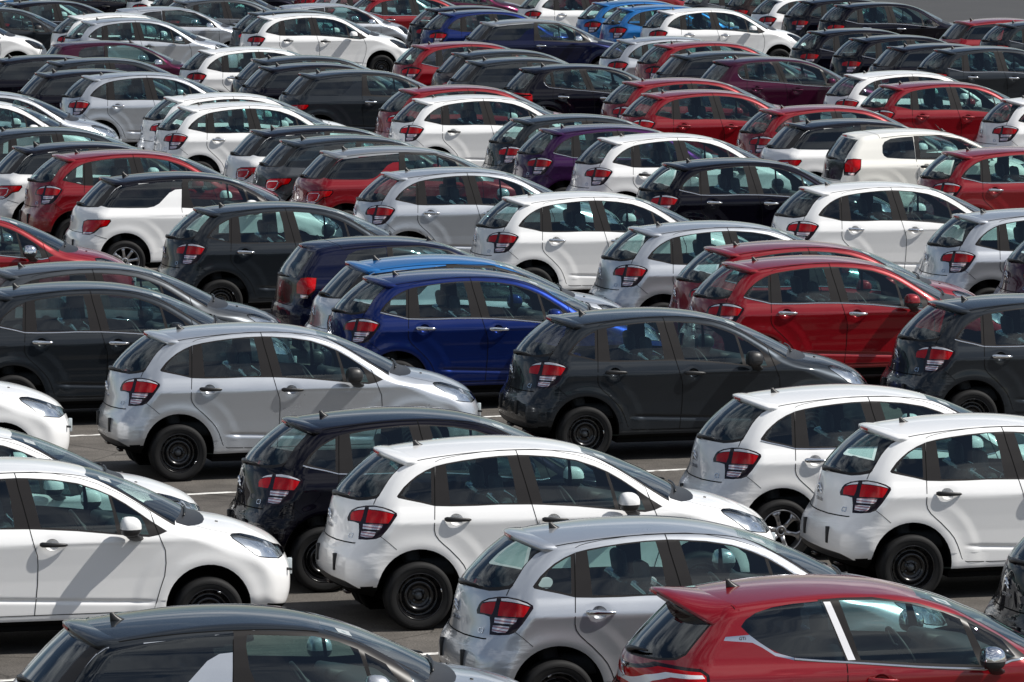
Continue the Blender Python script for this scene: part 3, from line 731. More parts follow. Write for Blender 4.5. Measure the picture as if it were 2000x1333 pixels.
    # rear wiper
    if 'wiper' in P:
        (y0, z0), (y1, z1) = P['wiper']; a_, c_ = rear_pts(F, [(y0, z0), (y1, z1)]); na = grad(F, np.array([a_, c_]))
        pts = [a_ + (c_ - a_) * t for t in np.linspace(0, 1, 6)]; on = [tuple(rear_pts(F, [(q[1], q[2])])[0] + na[0] * (.022 + .02 * math.sin(t * 3))) for t, q in zip(np.linspace(0, 1, 6), pts)]
        b = MB(); b.tube(on, [.022, .020, .016, .013, .011, .008], 6); b.rbox((.05, .06, .05), tuple(a_ + na[0] * .015), .015); b.build('rear_wiper', [M['plastic']], tg)
    # front wipers
    b = MB()
    for y0, y1 in ((.60, .12), (.0, -.50)):
        q = top_pts(F, [(P['wipx'] - .32 * abs(y) ** 2, y) for y in np.linspace(y0, y1, 6)]); b.tube([tuple(v + np.array([0, 0, .018])) for v in q], .008, 6)
    b.build('front_wiper', [M['plastic']], car)
    interior(car, P, 0)
    if 'badge' in P: P['badge'](F, tg, opt)
    wheels(car, P, opt['wheel'])
    return car
def _bowl(r):
    b = bmesh.new(); n = 14; rings = []
    for t in np.linspace(0, 1, 5):
        rr = r * math.sin(t * math.pi / 2) + .002; z = r * .7 * (1 - math.cos(t * math.pi / 2)); rings.append([b.verts.new((rr * math.cos(2 * math.pi * k / n), rr * math.sin(2 * math.pi * k / n), z)) for k in range(n)])
    for i in range(4):
        for k in range(n): b.faces.new((rings[i][k], rings[i][(k + 1) % n], rings[i + 1][(k + 1) % n], rings[i + 1][k]))
    b.faces.new(rings[0]); return b
def prepare(P):
    """shell, cuts, labelled pieces"""
    F = P['F'] = make_F(P); bm = shell_mesh(F, P['spine'][0], P['spine'][1], .42)
    for (hx, hz) in P['handles']:
        P['cuts'].append(('h', Ortho('y'), [(hx - .008 + .060 * math.cos(a), hz - .004 + .050 * math.sin(a)) for a in np.linspace(0, 2 * math.pi, 28, endpoint=False)], dict(filt=lambda c, nn: c[1] < -.5)))
    for (key, view, poly, kw) in P['cuts']: cut(bm, view, poly, **kw)
    bm.normal_update(); bm.verts.index_update()
    co = np.array([v.co[:] for v in bm.verts]); fs = [f for f in bm.faces if f.calc_area() > 1e-10]
    C = np.array([f.calc_center_median()[:] for f in fs]); N = np.array([f.normal[:] for f in fs])
    lab = P['classify'](C, N, P); lab = np.array(lab, dtype=object)
    for (hx, hz) in P['handles']: lab[(np.hypot((C[:, 0] - hx + .008) / .060, (C[:, 2] - hz + .004) / .050) < 1) & (C[:, 1] < -.5)] = 'none'
    VN = grad(F, co); GN = grad(F, C); data = {}
    for l in set(lab):
        if l == 'none': continue
        ids = [i for i in range(len(fs)) if lab[i] == l]; mp_, V, Nn, Fc = {}, [], [], []
        for i in ids:
            q = []
            for v in fs[i].verts:
                if v.index not in mp_: mp_[v.index] = len(V); V.append(tuple(co[v.index])); Nn.append(tuple(VN[v.index]))
                q.append(mp_[v.index])
            # keep the outward side
            if np.dot(N[i], GN[i]) < 0: q = q[::-1]
            Fc.append(q)
        data[l] = (V, Fc, Nn)
    bm.free(); P['data'] = data; P['labels'] = sorted(data)
    R = {}
    for k, (pts, wd, prof, lift) in P['lines'](F, P).items():
        pts = np.asarray(pts, float); keep = pts[:, 1] <= 0
        if keep.sum() < 2: continue
        if not keep.all():
            i = np.where(keep)[0]; q = pts[i[0]:i[-1] + 1]
            for a, b in ((i[0], i[0] - 1), (i[-1], i[-1] + 1)):
                if 0 <= b < len(pts) and pts[b, 1] > 0:
                    t = pts[a, 1] / (pts[a, 1] - pts[b, 1]); m_ = pts[a] + (pts[b] - pts[a]) * t; q = np.vstack([m_, q]) if b < a else np.vstack([q, m_])
            pts = q
        R[k] = ribbon(F, pts, wd, lift, prof)
    # seams keep the winding that faces outwards
    for k, (v, f) in R.items():
        if len(f):
            a, b_, c = [np.array(v[i]) for i in f[0][:3]]; n = np.cross(b_ - a, c - a); g = grad(F, a[None])[0]
            if n @ g < 0: R[k] = (v, [q[::-1] for q in f])
    P['ribbons'] = R
# ------------------------------------------------------------------ kind 1: round five-door hatchback
vB = view_from(348.8, 885, (.655, .80, .30), HEAD)
vW = view_from(105, 1065, (1.865, .85, .932), HEAD)
def sp(view, pts): return [tuple(float(q) for q in view.px(np.array([x, -y, z]))) for x, y, z in pts]
def spoiler_c3(F, car, mat, tipx=.462, tipz=1.492, yw=.56, bow=.44, drop=.17, seam=.595, th=.045, red=True, gloss=None):
    ys = np.linspace(-yw, yw, 25); b = MB(); rows = []
    for y in ys:
        e = 1 - .0 * abs(y); x0 = tipx + bow * y * y; z0 = tipz - drop * y * y; xs = seam + .33 * y * y + .02
        zt = top_pts(F, [(xs, y)])[0][2] + .003; k = min(1, (yw - abs(y)) / .05); tt = th * (.55 + .45 * k)
        um = .14
        rows.append([(xs, y, zt), (xs * .66 + x0 * .34, y, zt * .66 + z0 * .34 + .006), (xs * .33 + x0 * .67, y, zt * .33 + z0 * .67 + .007), (x0 + .012, y, z0 + .002), (x0 + .002, y, z0 - .006), (x0 + .004, y, z0 - tt * .5), (x0 + .018, y, z0 - tt), (x0 + um * .6, y, z0 - tt - .012), (x0 + um, y, z0 - tt - .05)])
    m = len(rows[0]); V = [p for r in rows for p in r]; Fc = [(i * m + k, (i + 1) * m + k, (i + 1) * m + k + 1, i * m + k + 1) for i in range(len(rows) - 1) for k in range(m - 1)]
    Fc += [tuple(range(m)), tuple((len(rows) - 1) * m + k for k in range(m))[::-1]]
    b.add(V, Fc); o = b.build('spoiler', [mat], car)
    r = MB(); V = []
    for y in np.linspace(-.10, .10, 9):
        x0 = tipx + bow * y * y - .002; z0 = tipz - drop * y * y; V += [(x0, y, z0 - .010), (x0 - .004, y, z0 - .022), (x0 + .004, y, z0 - .036)]
    r.add(V, [(i * 3 + k, i * 3 + k + 1, (i + 1) * 3 + k + 1, (i + 1) * 3 + k) for i in range(8) for k in range(2)])
    r.build('brake_light', [M['redlens']], o)
    return o
def badge_c3(F, tg, opt):
    # two chevrons, maker's lettering and the type lettering on the right
    p = rear_pts(F, [(0, .93)])[0]; n = grad(F, p[None])[0]; b = MB()
    for dz in (.0, .034):
        for s in (-1, 1):
            q = [(p[0] - .012, 0, p[2] + dz + .018), (p[0] - .010, s * .055, p[2] + dz - .030)]
            b.tube([q[0], ((q[0][0] + q[1][0]) / 2, (q[0][1] + q[1][1]) / 2, (q[0][2] + q[1][2]) / 2), q[1]], [.011, .010, .007], 5)
    b.build('badge', [M['chrome']], tg)
    stick_text(F, 'CITROËN', .045, 0, .845, 'lettering', tg)
    stick_text(F, 'C3', .062, -.47, .80, 'lettering', tg)
BQ = [(312.7, 723.5), (315.8, 719), (324, 708.5), (334.5, 698.8), (345, 690.5), (360, 681.8), (374.7, 675.5), (374.7, 739.3), (352.5, 734), (330, 729.5), (315, 726.2)]
BQG = [(320, 722), (327, 711), (337, 700.3), (347, 692.5), (360, 684.5), (369, 680.5), (369, 735), (352.5, 731), (332, 726.5)]
B_top = [(376, 674.8), (394.5, 670.3), (420, 665.8), (450, 661.7), (480, 658.7), (495, 658), (513, 657.2), (529.5, 657.5), (570, 660), (607.5, 666), (637.5, 675.8), (660, 685.5), (682.5, 698.3), (705, 713.3), (723, 726), (748.5, 741.8)]
B_bot = [(374.7, 739.3), (402, 740), (442.5, 739.3), (480, 737.6), (534, 737.6), (555, 738.3), (607.5, 741), (660, 745.8), (697.5, 749.3), (720, 750.8), (735, 747.8), (748.5, 741.8)]
B_seam = [(508.5, 648.8), (511.5, 657.2), (515.3, 673.5), (523.5, 700.5), (534, 737.6)]
B_D = B_top + B_bot[::-1][1:]
B_GR = [(393.5, 673), (420, 667.8), (450, 663.7), (480, 660.7), (494.5, 660), (502.5, 687), (510.3, 734.3), (455, 736.2), (399.8, 736.4), (396.5, 700)]
B_GF = [(530, 659.6), (570, 662), (607.5, 668), (637.5, 677.8), (655, 685.2), (663, 712), (670, 744.6), (645, 741.5), (600, 737.4), (551.5, 735), (540, 693)]
B_GT = [(660.5, 688.2), (682.5, 700.5), (705, 715.3), (714, 732), (719.5, 746.8), (698, 746.5), (677, 744.8), (672, 724)]
B_rd = [(376.5, 668), (382.5, 665), (393, 662), (420, 656.8), (450, 653), (480, 649.8), (508.5, 648.8)]
B_fd = [(508.5, 648.8), (540, 648.3), (570, 651), (610.5, 658.5), (637.5, 667), (675, 683.5), (705, 701), (721, 711.5), (727.8, 729.5), (736, 749)]
C3_low = sp(vB, [(1.71, .835, .90), (1.728, .84, .838), (1.73, .84, .75), (1.725, .84, .595), (1.71, .84, .46), (1.70, .83, .335)])
C3_fds = sp(vB, [(2.823, .835, .85), (2.828, .835, .741), (2.815, .835, .633), (2.778, .835, .526), (2.744, .835, .412), (2.715, .83, .335)])
C3_rds = [(375, 675.5), (374.7, 739.3), (373.5, 777.5), (375.5, 786), (381, 794), (389, 801.5), (399, 810), (414, 825), (422, 835), (427.5, 846), (432, 858), (435, 868.5), (438.5, 873), (444, 875)] + sp(vB, [(1.40, .83, .335)])
B_rearglass = [(180, 600), (335, 600), (334, 664), (330, 671.8), (318.5, 678), (307.5, 689), (301, 697), (295.5, 705.5), (285, 722), (279.8, 727.3), (266, 730), (252, 731), (237, 728.3), (223.5, 725), (216, 721), (180, 706)]
B_rg_in = [(180, 600), (330, 600), (326, 668), (320, 674), (300, 696), (287, 717), (280, 722), (266, 725), (252, 726), (238, 724), (224, 719.5), (180, 700)]
B_lamp = [(241.5, 745.7), (250.5, 741.2), (264, 738.5), (276, 738.2), (291, 740.8), (304.5, 745.3), (312.3, 750.2), (312.8, 754.3), (304.5, 766.3), (297, 776.8), (286.5, 788.8), (277.5, 792.5), (264, 793.7), (250.5, 793.3), (252, 779), (251.7, 767.8), (244.5, 765.2), (234.8, 764), (234.3, 758.8), (237.8, 750.5)]
B_redL = [(242, 749.5), (252, 746.5), (260.5, 746), (258, 756), (254.5, 764.3), (246, 763.2), (239, 762), (239.5, 754)]
B_redR = [(267, 745.5), (280, 746.5), (295, 749), (307.5, 752.5), (303, 760.5), (298, 767), (280, 766.8), (262.5, 766), (264.5, 756)]
B_stripL = [(243.5, 747), (252, 743), (262, 741.2), (261, 745), (252, 745.6)]
B_stripR = [(268, 741), (277, 740.5), (291, 743.2), (304, 748), (309, 751.4), (295, 747.6), (280, 745.3), (268, 744.3)]
B_clr1 = [(258.5, 768.5), (274, 768.3), (289.5, 769.3), (287.5, 774), (283.5, 777.3), (270, 777), (257.5, 776)]
B_clr2 = [(255.5, 780), (266, 780), (278, 781), (276, 786), (272.5, 789.5), (262, 789.8), (254, 788)]
B_tgR = [(345, 662), (333, 671), (318.5, 678), (307.5, 689), (295.5, 705.5), (285, 722), (279.8, 727.3), (275.3, 737)]
B_tgbot = [(251, 796), (246, 799.2), (242, 799.3), (229.5, 797.3), (217.5, 794.5), (208.5, 790.5), (201, 784), (150, 760)]
B_bump = [(286.5, 788.8), (299, 798.5), (312, 809.5)]
B_skirt = [(150, 828), (192, 840), (201, 848), (210, 853.5), (229.5, 861), (243, 868.5), (255, 875), (262, 881), (266, 900)]
Zw = lambda l: [(280 + u / 6.06, 960 + v / 6.06) for u, v in l]
W_hl = Zw([(1028, 520), (1060, 500), (1150, 497), (1300, 530), (1450, 580), (1540, 618), (1600, 628), (1655, 672), (1672, 715), (1640, 760), (1600, 790), (1480, 785), (1390, 775), (1330, 750), (1250, 690), (1150, 620), (1060, 560)])
def wsx(y): return 2.275 - .36 * y * y
def c3_ws():
    return [(wsx(y), -y) for y in (0, .2, .35, .46)] + [(2.225, -.515), (2.30, -.535)]
def classify_c3(C, N, P):
    n = len(C); L = np.full(n, 'body', dtype=object); x, y, z = C.T; ay = np.abs(y)
    def fB(view):
        u, v = view.px(C); e = view.eye(); return u, v, ((e - C) * N).sum(1) > 0
    u, v, fr = fB(vB); uw, vw, frw = fB(vW)
    side = N[:, 1] < -.25
    def put(m, l): L[m] = l
    put((x > 3.56), 'front_bumper')
    door_r = P['polys']['rear_door']; door_f = P['polys']['front_door']
    put(pip(door_r, u, v) & side, 'rear_door'); put(pip(door_f, u, v) & side, 'front_door')
    inD = pip(B_D, u, v) & side; rear_of = pip([(370, 600)] + B_seam + [(534, 760), (370, 760)], u, v)
    put(inD & rear_of, 'trim_rear'); put(inD & ~rear_of, 'trim_front')
    put(pip(B_GR, u, v) & side, 'glass_rear'); put(pip(B_GF, u, v) & side, 'glass_front'); put(pip(B_GT, u, v) & side, 'glass_tri')
    put(pip(BQ, u, v) & side, 'qframe'); put(pip(BQG, u, v) & side, 'quarter')
    # roof, windscreen, cowl, bonnet from above
    up = (N[:, 2] > .2)
    put(up & (ay < .535) & (z > 1.3) & (x > P['seam'](ay)) & (x < 2.3), 'roof')
    tgz = (ay < .56) & (z > 1.25) & (x < P['seam'](ay)) & (x < 1.0)
    back = N[:, 0] < .35
    put(pip([(150, 600), (345, 600)] + B_tgR + [(268, 765), (256, 780)] + B_tgbot, u, v) & back & (x < .75) & fr, 'tailgate'); put(tgz, 'tailgate')
    put((L == 'tailgate') & pip(B_rearglass, u, v) & (z < 1.46), 'rearframe'); put((L == 'rearframe') & pip(B_rg_in, u, v), 'rearglass')
    put(fr & (x < .6) & (pip([(150, 760)] + B_tgbot[::-1] + [(264, 793.7), (277.5, 792.5)] + B_bump + [(312, 960), (100, 960), (100, 760)], u, v)), 'rear_bumper')
    put((L == 'rear_bumper') & pip(B_skirt + [(266, 960), (100, 960), (100, 828)], u, v), 'skirt')
    for pl, l in ((B_lamp, 'lamp'), (B_redL, 'lamp_red'), (B_redR, 'lamp_red'), (B_stripL, 'lamp_strip'), (B_stripR, 'lamp_strip'), (B_clr1, 'lamp_clear'), (B_clr2, 'lamp_clear')):
        put(fr & (x < .8) & pip(pl, u, v), l)
    put(up & pip(P['polys']['ws'], x, y), 'windscreen'); put(up & pip(P['polys']['cowl'], x, y), 'cowl'); put(up & pip(P['polys']['hood'], x, y), 'bonnet')
    put(frw & (x > 3.2) & pip(W_hl, uw, vw), 'headlight')
    put((N[:, 2] < -.55) & (z < .40), 'pan')
    put((z < .262), 'pan')
    for wx in P['wheels']: put((np.hypot(x - wx, z - P['archz']) < P['archr']) & (ay > .35), 'none')
    return L
def c3_params():
    P = dict(name='hatchback_car', doors=5, wheels=(.655, 3.20), archz=.34, archr=.372, spine=(.655, 3.20))
    P['profile'] = [(.16, .30), (.05, .34), (.005, .42), (.0, .52), (.012, .62), (.035, .70), (.045, .80), (.052, .90), (.068, 1.0), (.095, 1.09), (.145, 1.17), (.24, 1.27), (.36, 1.37), (.50, 1.462), (.60, 1.490), (.80, 1.512), (1.1, 1.535), (1.4, 1.548), (1.7, 1.548), (1.98, 1.528), (2.22, 1.490), (2.50, 1.412), (2.80, 1.285), (3.05, 1.160), (3.22, 1.072), (3.36, 1.035), (3.55, .995), (3.75, .925), (3.90, .845), (3.985, .745), (4.02, .64), (4.025, .52), (4.01, .40), (3.96, .30), (3.80, .245), (3.2, .235), (2.0, .235), (.8, .235), (.4, .25)]
    P['wz'] = curve1([(.1, .76), (.22, .79), (.28, .812), (.34, .818), (.5, .815), (.62, .815), (.75, .821), (.88, .830), (.938, .835), (.952, .829), (.985, .814), (1.03, .790), (1.07, .764), (1.2, .709), (1.33, .650), (1.45, .594), (1.52, .560), (1.7, .48)], .007)
    P['arcs'] = [(.655, .34), (3.20, .34)]; P['rock'] = (1.12, 2.80, 1.); P['crease'] = .002
    P['handles'] = [(.995, .962), (1.865, .934)]; P['dimples'] = [(.985, .955), (1.855, .927)]
    P['taper'] = curve1([(-1, .05), (.3, .035), (1.1, 0), (2.2, 0), (3.0, .030), (3.6, .05), (5, .07)], .15)
    P['ghtaper'] = curve1([(-1, .02), (.5, .02), (1.2, 0), (1.9, 0), (2.6, .015), (5, .02)], .15)
    P['kf'] = curve1([(0, .2), (.6, .2), (.8, .34), (1.0, .46), (2, .46)], .08, 0, 3)
    P['kr'] = curve1([(0, .12), (.66, .14), (.80, .40), (1.0, .58), (1.2, .62), (1.5, .50), (2, .5)], .06, 0, 3)
    P['crown'] = .10
    def rad(x, z):
        return .055 + .13 * (1 - sstep(.3, .8, x)) * (1 - sstep(.66, .86, z)) + .13 * sstep(2.9, 3.5, x) + .02 * (1 - sstep(1.0, 1.2, z))
    P['rad'] = rad; P['seam'] = lambda ay: .595 + .33 * ay * ay
    P['seatx'] = 1.62; P['antenna'] = (.82, 0); P['mirror'] = (2.49, -.925, 1.065)
    P['pads'] = [(.56, .33)]; P['towmark'] = True; P['slots'] = [(.625, .62)]; P['jetx'] = 3.36; P['wipx'] = 3.13
    P['wiper'] = ((0.0, 1.115), (-.30, 1.12)); P['spoiler'] = spoiler_c3; P['badge'] = badge_c3; P['nobelt'] = True
    polys = {}
    polys['rear_door'] = B_rd + B_seam[1:] + C3_low + [(444, 875.5)] + C3_rds[::-1][2:]
    polys['rear_door'] = [(375, 675.5)] + B_rd + B_seam[1:] + C3_low + C3_rds[::-1][:-1]
    polys['front_door'] = B_fd + C3_fds + C3_low[::-1] + B_seam[::-1][:-1]
    P['polys'] = polys
    F0 = make_F(P)
    edge = hit(F0, vB, [(610.5, 653.3), (625, 657.3), (639, 662), (661, 672.5), (682.5, 684.3), (701, 695.5), (720, 708), (741, 721), (760, 732.5)])
    eg = [(float(a), float(b)) for a, b in edge[:, :2]]
    P['_edge'] = eg
    eg = [(max(2.25, a), min(-.50, max(-.72, b))) for a, b in eg]
    bot = [(3.10 - .36 * q * q, -q) for q in (.66, .55, .4, .2, 0)]
    ws = [(wsx(q), -q) for q in (0, .2, .35, .44)] + [(2.215, -.495)] + eg[1:] + bot
    polys['ws'] = [(a, b) for a, b in ws] + [(3.10, .1), (2.275, .1)]
    hr = lambda q: 3.285 - .22 * q * q - 1.3 * q ** 6
    polys['cowl'] = [(2.945, -.69)] + bot + [(3.10, .1), (hr(0), .1)] + [(hr(q), -q) for q in (0, .2, .35, .5, .58, .64, .68)]
    polys['hood'] = [(hr(0), .1)] + [(hr(q), -q) for q in (0, .2, .35, .5, .58, .64)] + [(3.25, -.665), (3.40, -.655), (3.6, -.62), (3.78, -.55), (3.86, -.42), (3.91, -.2), (3.925, 0), (3.925, .1)]
    nz = lambda c, nn: nn[2] > .1
    top, sidev = Ortho('z'), Ortho('y')
    arch = lambda wx: [(wx + P['archr'] * math.cos(a), P['archz'] + P['archr'] * math.sin(a)) for a in np.linspace(0, 2 * math.pi, 40, endpoint=False)]
    seamc = [(float(P['seam'](q)), -q) for q in (0, .15, .3, .42, .535)]
    yf = lambda c, nn: nn[1] < -.2
    bk = lambda c, nn: c[0] < .85
    P['cuts'] = [('a', sidev, arch(P['wheels'][0]), dict(filt=lambda c, nn: c[1] < -.3)), ('a', sidev, arch(P['wheels'][1]), dict(filt=lambda c, nn: c[1] < -.3)),
        ('rd', vB, polys['rear_door'], dict(filt=yf)), ('fd', vB, polys['front_door'], dict(filt=yf)), ('D', vB, B_D, dict(filt=yf)), ('gr', vB, B_GR, dict(filt=yf)),
        ('gf', vB, B_GF, dict(filt=yf)), ('gt', vB, B_GT, dict(filt=yf)), ('q', vB, BQ, dict(filt=yf)), ('qg', vB, BQG, dict(filt=yf)),
        ('roof', top, [(.68, -.535), (2.25, -.535)], dict(closed=False, filt=lambda c, nn: c[2] > 1.2)), ('seam', top, seamc, dict(closed=False, filt=lambda c, nn: c[2] > 1.3)),
        ('ws', top, polys['ws'], dict(filt=nz)), ('cowl', top, polys['cowl'], dict(filt=nz)), ('hood', top, polys['hood'], dict(filt=nz)),
        ('rg', vB, B_rearglass[2:-1], dict(closed=False, filt=bk)), ('rgi', vB, B_rg_in[2:-1], dict(closed=False, filt=bk)), ('tg', vB, B_tgR, dict(closed=False, filt=bk)), ('tb', vB, B_tgbot, dict(closed=False, filt=bk)),
        ('bump', vB, B_bump, dict(closed=False, filt=bk)), ('skirt', vB, B_skirt, dict(closed=False, filt=bk)), ('hl', vW, W_hl, dict(filt=lambda c, nn: c[0] > 3)),
        ('bb', sidev, [(3.56, .2), (3.56, .8)], dict(closed=False, filt=yf)), ('bot', sidev, [(0, .262), (4.1, .262)], dict(closed=False))]
    for q in (B_lamp, B_redL, B_redR, B_stripL, B_stripR, B_clr1, B_clr2): P['cuts'].append(('lamp', vB, q, dict(filt=bk)))
    P['classify'] = classify_c3
    P['sticker'] = [(2.33, -.36), (2.33, -.48), (2.43, -.48), (2.43, -.36)]
    def lines(F, P):
        Lr = {}
        hb = lambda l, k=4: hit(F, vB, dens(l, k))
        Lr['rear_door'] = (hb(C3_rds + [C3_low[-1], C3_fds[-1]], 4), .007, None, .0015)
        Lr['front_door'] = (hb(B_seam + C3_low, 4), .007, None, .0018)
        Lr['bumperseam'] = (hb(B_bump, 6), .005, None, .0012)
        Lr['fuel'] = (hb(B_fd[7:] + C3_fds, 4), .007, None, .0015)
        Lr['roofseam'] = (top_pts(F, dens([(.70, -.535), (2.0, -.535), (2.22, -.53)], 30)), .010, None, .0012)
        Lr['roofrear'] = (top_pts(F, dens(seamc, 6)), .006, None, .0015)
        Lr['tgseam'] = (hb(B_tgR[-3:], 5), .008, None, .0015)
        Lr['tgbottom'] = (hb(B_tgbot[1:-1], 5), .011, None, .0015)
        Lr['hoodseam'] = (top_pts(F, dens(polys['hood'][6:10], 6)), .004, None, .001)
        Lr['belt'] = (hb([(374.7, 740.3)] + [(a, b + .9) for a, b in B_bot[1:-1]], 4), .015, HALF, .0015)
        Lr['qbelt'] = (hb([(313.5, 726), (322, 728.6), (330, 730.4), (352.5, 735), (373.9, 740.3)], 4), .015, HALF, .0015)
        Lr['wsedge'] = (top_pts(F, dens([(2.23, -.5)] + eg[1:], 5)), .022, None, .0015)
        Lr['hlrim'] = (hit(F, vW, dens(W_hl + W_hl[:1], 2)), .008, None, .0015)
        Lr['doortop'] = (hb(B_rd + B_fd[1:8], 4), .0045, None, .0012)
        return Lr
    P['lines'] = lines
    return P
# ------------------------------------------------------------------ other kinds, outlined in side view (x, z)
SIDE, TOP, REAR = Ortho('y'), Ortho('z'), Ortho('x')
def kind_params(q):
    P = dict(name=q['name'], doors=q['doors'], wheels=q['wheels'], archz=q.get('archz', .34), archr=q.get('archr', .372), spine=q['wheels'])
    P['profile'] = q['profile']; P['wz'] = curve1(q['wz'], .012); P['arcs'] = [(q['wheels'][0], .34), (q['wheels'][1], .34)]
    P['rock'] = (q['wheels'][0] + .47, q['wheels'][1] - .42, q.get('rock', .5)); P['crease'] = q.get('crease', .003)
    P['handles'] = q['handles']; P['dimples'] = [(a - .01, b - .007) for a, b in q['handles']]
    P['taper'] = curve1([(-1, .05), (.3, .035), (1.1, 0), (2.2, 0), (q['wheels'][1] - .2, .03), (q['wheels'][1] + .4, .05), (5, .07)], .15)
    P['ghtaper'] = curve1([(-1, .02), (.5, q.get('gr', .02)), (1.2, 0), (1.9, 0), (2.6, .015), (5, .02)], .15)
    P['kf'] = curve1([(0, .2), (.6, .2), (.8, .34), (1.0, .46), (2, .46)], .08, 0, 3)
    P['kr'] = curve1(q.get('kr', [(0, .12), (.66, .14), (.80, .40), (1.0, .52), (1.2, .50), (1.5, .45), (2, .45)]), .06, 0, 3)
    P['crown'] = q.get('crown', .10)
    P['rad'] = lambda x, z: .055 + .13 * (1 - sstep(.3, .8, x)) * (1 - sstep(.66, .86, z)) + .13 * sstep(q['wheels'][1] - .3, q['wheels'][1] + .3, x) + .02 * (1 - sstep(1.0, 1.2, z))
    sx0, sxb = q['seam']; P['seam'] = lambda ay: sx0 + sxb * ay * ay
    for k in ('seatx', 'antenna', 'mirror', 'sticker', 'jetx', 'wipx', 'wiper', 'spoiler', 'badge', 'dark_quarter', 'dark_rear', 'pads', 'towmark', 'finsize', 'rod', 'seatz', 'nobelt', 'chrome_extra', 'fpz'):
        if k in q: P[k] = q[k]
    wb, wt, wy = q['ws']                                   # windscreen: base x, top x, edge half widths (top, base)
    ey = lambda x: wy[0] + (wy[1] - wy[0]) * ((x - wt) / (wb - wt))
    wsb = [(wb - .33 * t * t, -t) for t in (.64, .5, .35, .2, 0)]
    eg = [(x, -ey(x)) for x in np.linspace(wt - .05, wb - .20, 8)]
    P['polys'] = dict(ws=[(wt - .36 * t * t, -t) for t in (0, .2, .35, .44)] + eg + wsb + [(wb, .1), (wt, .1)])
    hr = lambda t: wb + .17 - .22 * t * t - 1.3 * t ** 6
    P['polys']['cowl'] = [(wb - .17, -.68)] + wsb + [(wb, .1), (hr(0), .1)] + [(hr(t), -t) for t in (0, .2, .35, .5, .58, .64, .67)]
    nx = q['nose']; P['polys']['hood'] = [(hr(0), .1)] + [(hr(t), -t) for t in (0, .2, .35, .5, .58, .64)] + [(wb + .2, -.665), (nx - .5, -.63), (nx - .25, -.55), (nx - .17, -.42), (nx - .11, -.2), (nx - .10, 0), (nx - .10, .1)]
    seamc = [(float(P['seam'](t)), -t) for t in (0, .15, .3, .42, q['roofy'])]
    ry = q['roofy']
    arch = lambda wx: [(wx + P['archr'] * math.cos(a), P['archz'] + P['archr'] * math.sin(a)) for a in np.linspace(0, 2 * math.pi, 40, endpoint=False)]
    yf = lambda c, nn: nn[1] < -.2
    nzf = lambda c, nn: nn[2] > .1
    bk = lambda c, nn: c[0] < .85
    cuts = [('a', SIDE, arch(w), dict(filt=lambda c, nn: c[1] < -.3)) for w in P['wheels']]
    for l, poly in q['side']: cuts.append((l, SIDE, poly, dict(filt=(lambda c, nn: nn[1] < -.12 and abs(c[1]) > .4))))
    cuts += [('roof', TOP, [(sx0, -ry), (wt, -ry)], dict(closed=False, filt=lambda c, nn: c[2] > 1.2)), ('seam', TOP, seamc, dict(closed=False, filt=lambda c, nn: c[2] > 1.2)),
             ('ws', TOP, P['polys']['ws'], dict(filt=nzf)), ('cowl', TOP, P['polys']['cowl'], dict(filt=nzf)), ('hood', TOP, P['polys']['hood'], dict(filt=nzf)),
             ('bb', SIDE, [(nx - .46, .2), (nx - .46, .8)], dict(closed=False, filt=yf)), ('bot', SIDE, [(0, .262), (4.2, .262)], dict(closed=False)),
             ('tg', REAR, q['tg'], dict(filt=bk)), ('rg', REAR, q['rg'], dict(filt=bk)), ('rgi', REAR, q['rgi'], dict(filt=bk)), ('bt', SIDE, q['bumpline'], dict(closed=False, filt=bk))]
    for l, v, poly in q.get('extra', []): cuts.append((l, v, poly, dict(filt=bk if l.startswith(('lamp', 'tg')) else None)))
    hlp = q['headlight']; cuts.append(('hl', SIDE, hlp, dict(filt=lambda c, nn: c[0] > nx - 1)))
    P['cuts'] = cuts
    def classify(C, N, P):
        L = np.full(len(C), 'body', dtype=object); x, y, z = C.T; ay = np.abs(y); side = (N[:, 1] < -.12) & (ay > .4); up = N[:, 2] > .2
        L[x > nx - .46] = 'front_bumper'
        if q.get('roofside'): L[(side | up) & pip(q['roofside'], x, z) & (ay > .3)] = 'roofside'
        for l, poly in q['side']: L[side & pip(poly, x, z)] = l
        L[up & (ay < ry) & (z > 1.2) & (x > P['seam'](ay)) & (x < wt + .1)] = 'roof'
        back = (N[:, 0] < .3) & (x < .9)
        L[back & pip(q['tg'], y, z)] = 'tailgate'; L[(ay < ry) & (z > 1.22) & (x < P['seam'](ay)) & (x < 1.0)] = 'tailgate'
        if q.get('tgroof'): L[(L == 'tailgate') & (z > q['tgroof'])] = 'tgtop'
        L[back & (x < q['rgmax']) & pip(q['rg'], y, z)] = 'rearframe'; L[back & (x < q['rgmax']) & pip(q['rgi'], y, z)] = 'rearglass'
        bl = np.array(q['bumpline']); m = (x < bl[:, 0].max()) & (x < .95) & (z < np.interp(x, bl[:, 0], bl[:, 1])); L[m & (x < q['bumpx'])] = 'rear_bumper'
        L[(L == 'rear_bumper') & (z < .36)] = 'skirt'
        for l, v, poly in q.get('extra', []):
            u, w = v.px(C); fr = np.ones(len(C), bool) if not isinstance(v, View) else ((v.eye() - C) * N).sum(1) > 0
            mm = fr & pip(poly, u, w)
            if l.startswith(('lamp', 'tg')): mm &= (x < .75) & (N[:, 0] < .4)
            L[mm] = l
        L[up & pip(P['polys']['ws'], x, y)] = 'windscreen'; L[up & pip(P['polys']['cowl'], x, y)] = 'cowl'; L[up & pip(P['polys']['hood'], x, y)] = 'bonnet'
        L[(x > nx - .75) & (ay > .42) & pip(hlp, x, z) & (N[:, 1] < 0)] = 'headlight'
        L[(N[:, 2] < -.55) & (z < .40)] = 'pan'; L[z < .262] = 'pan'
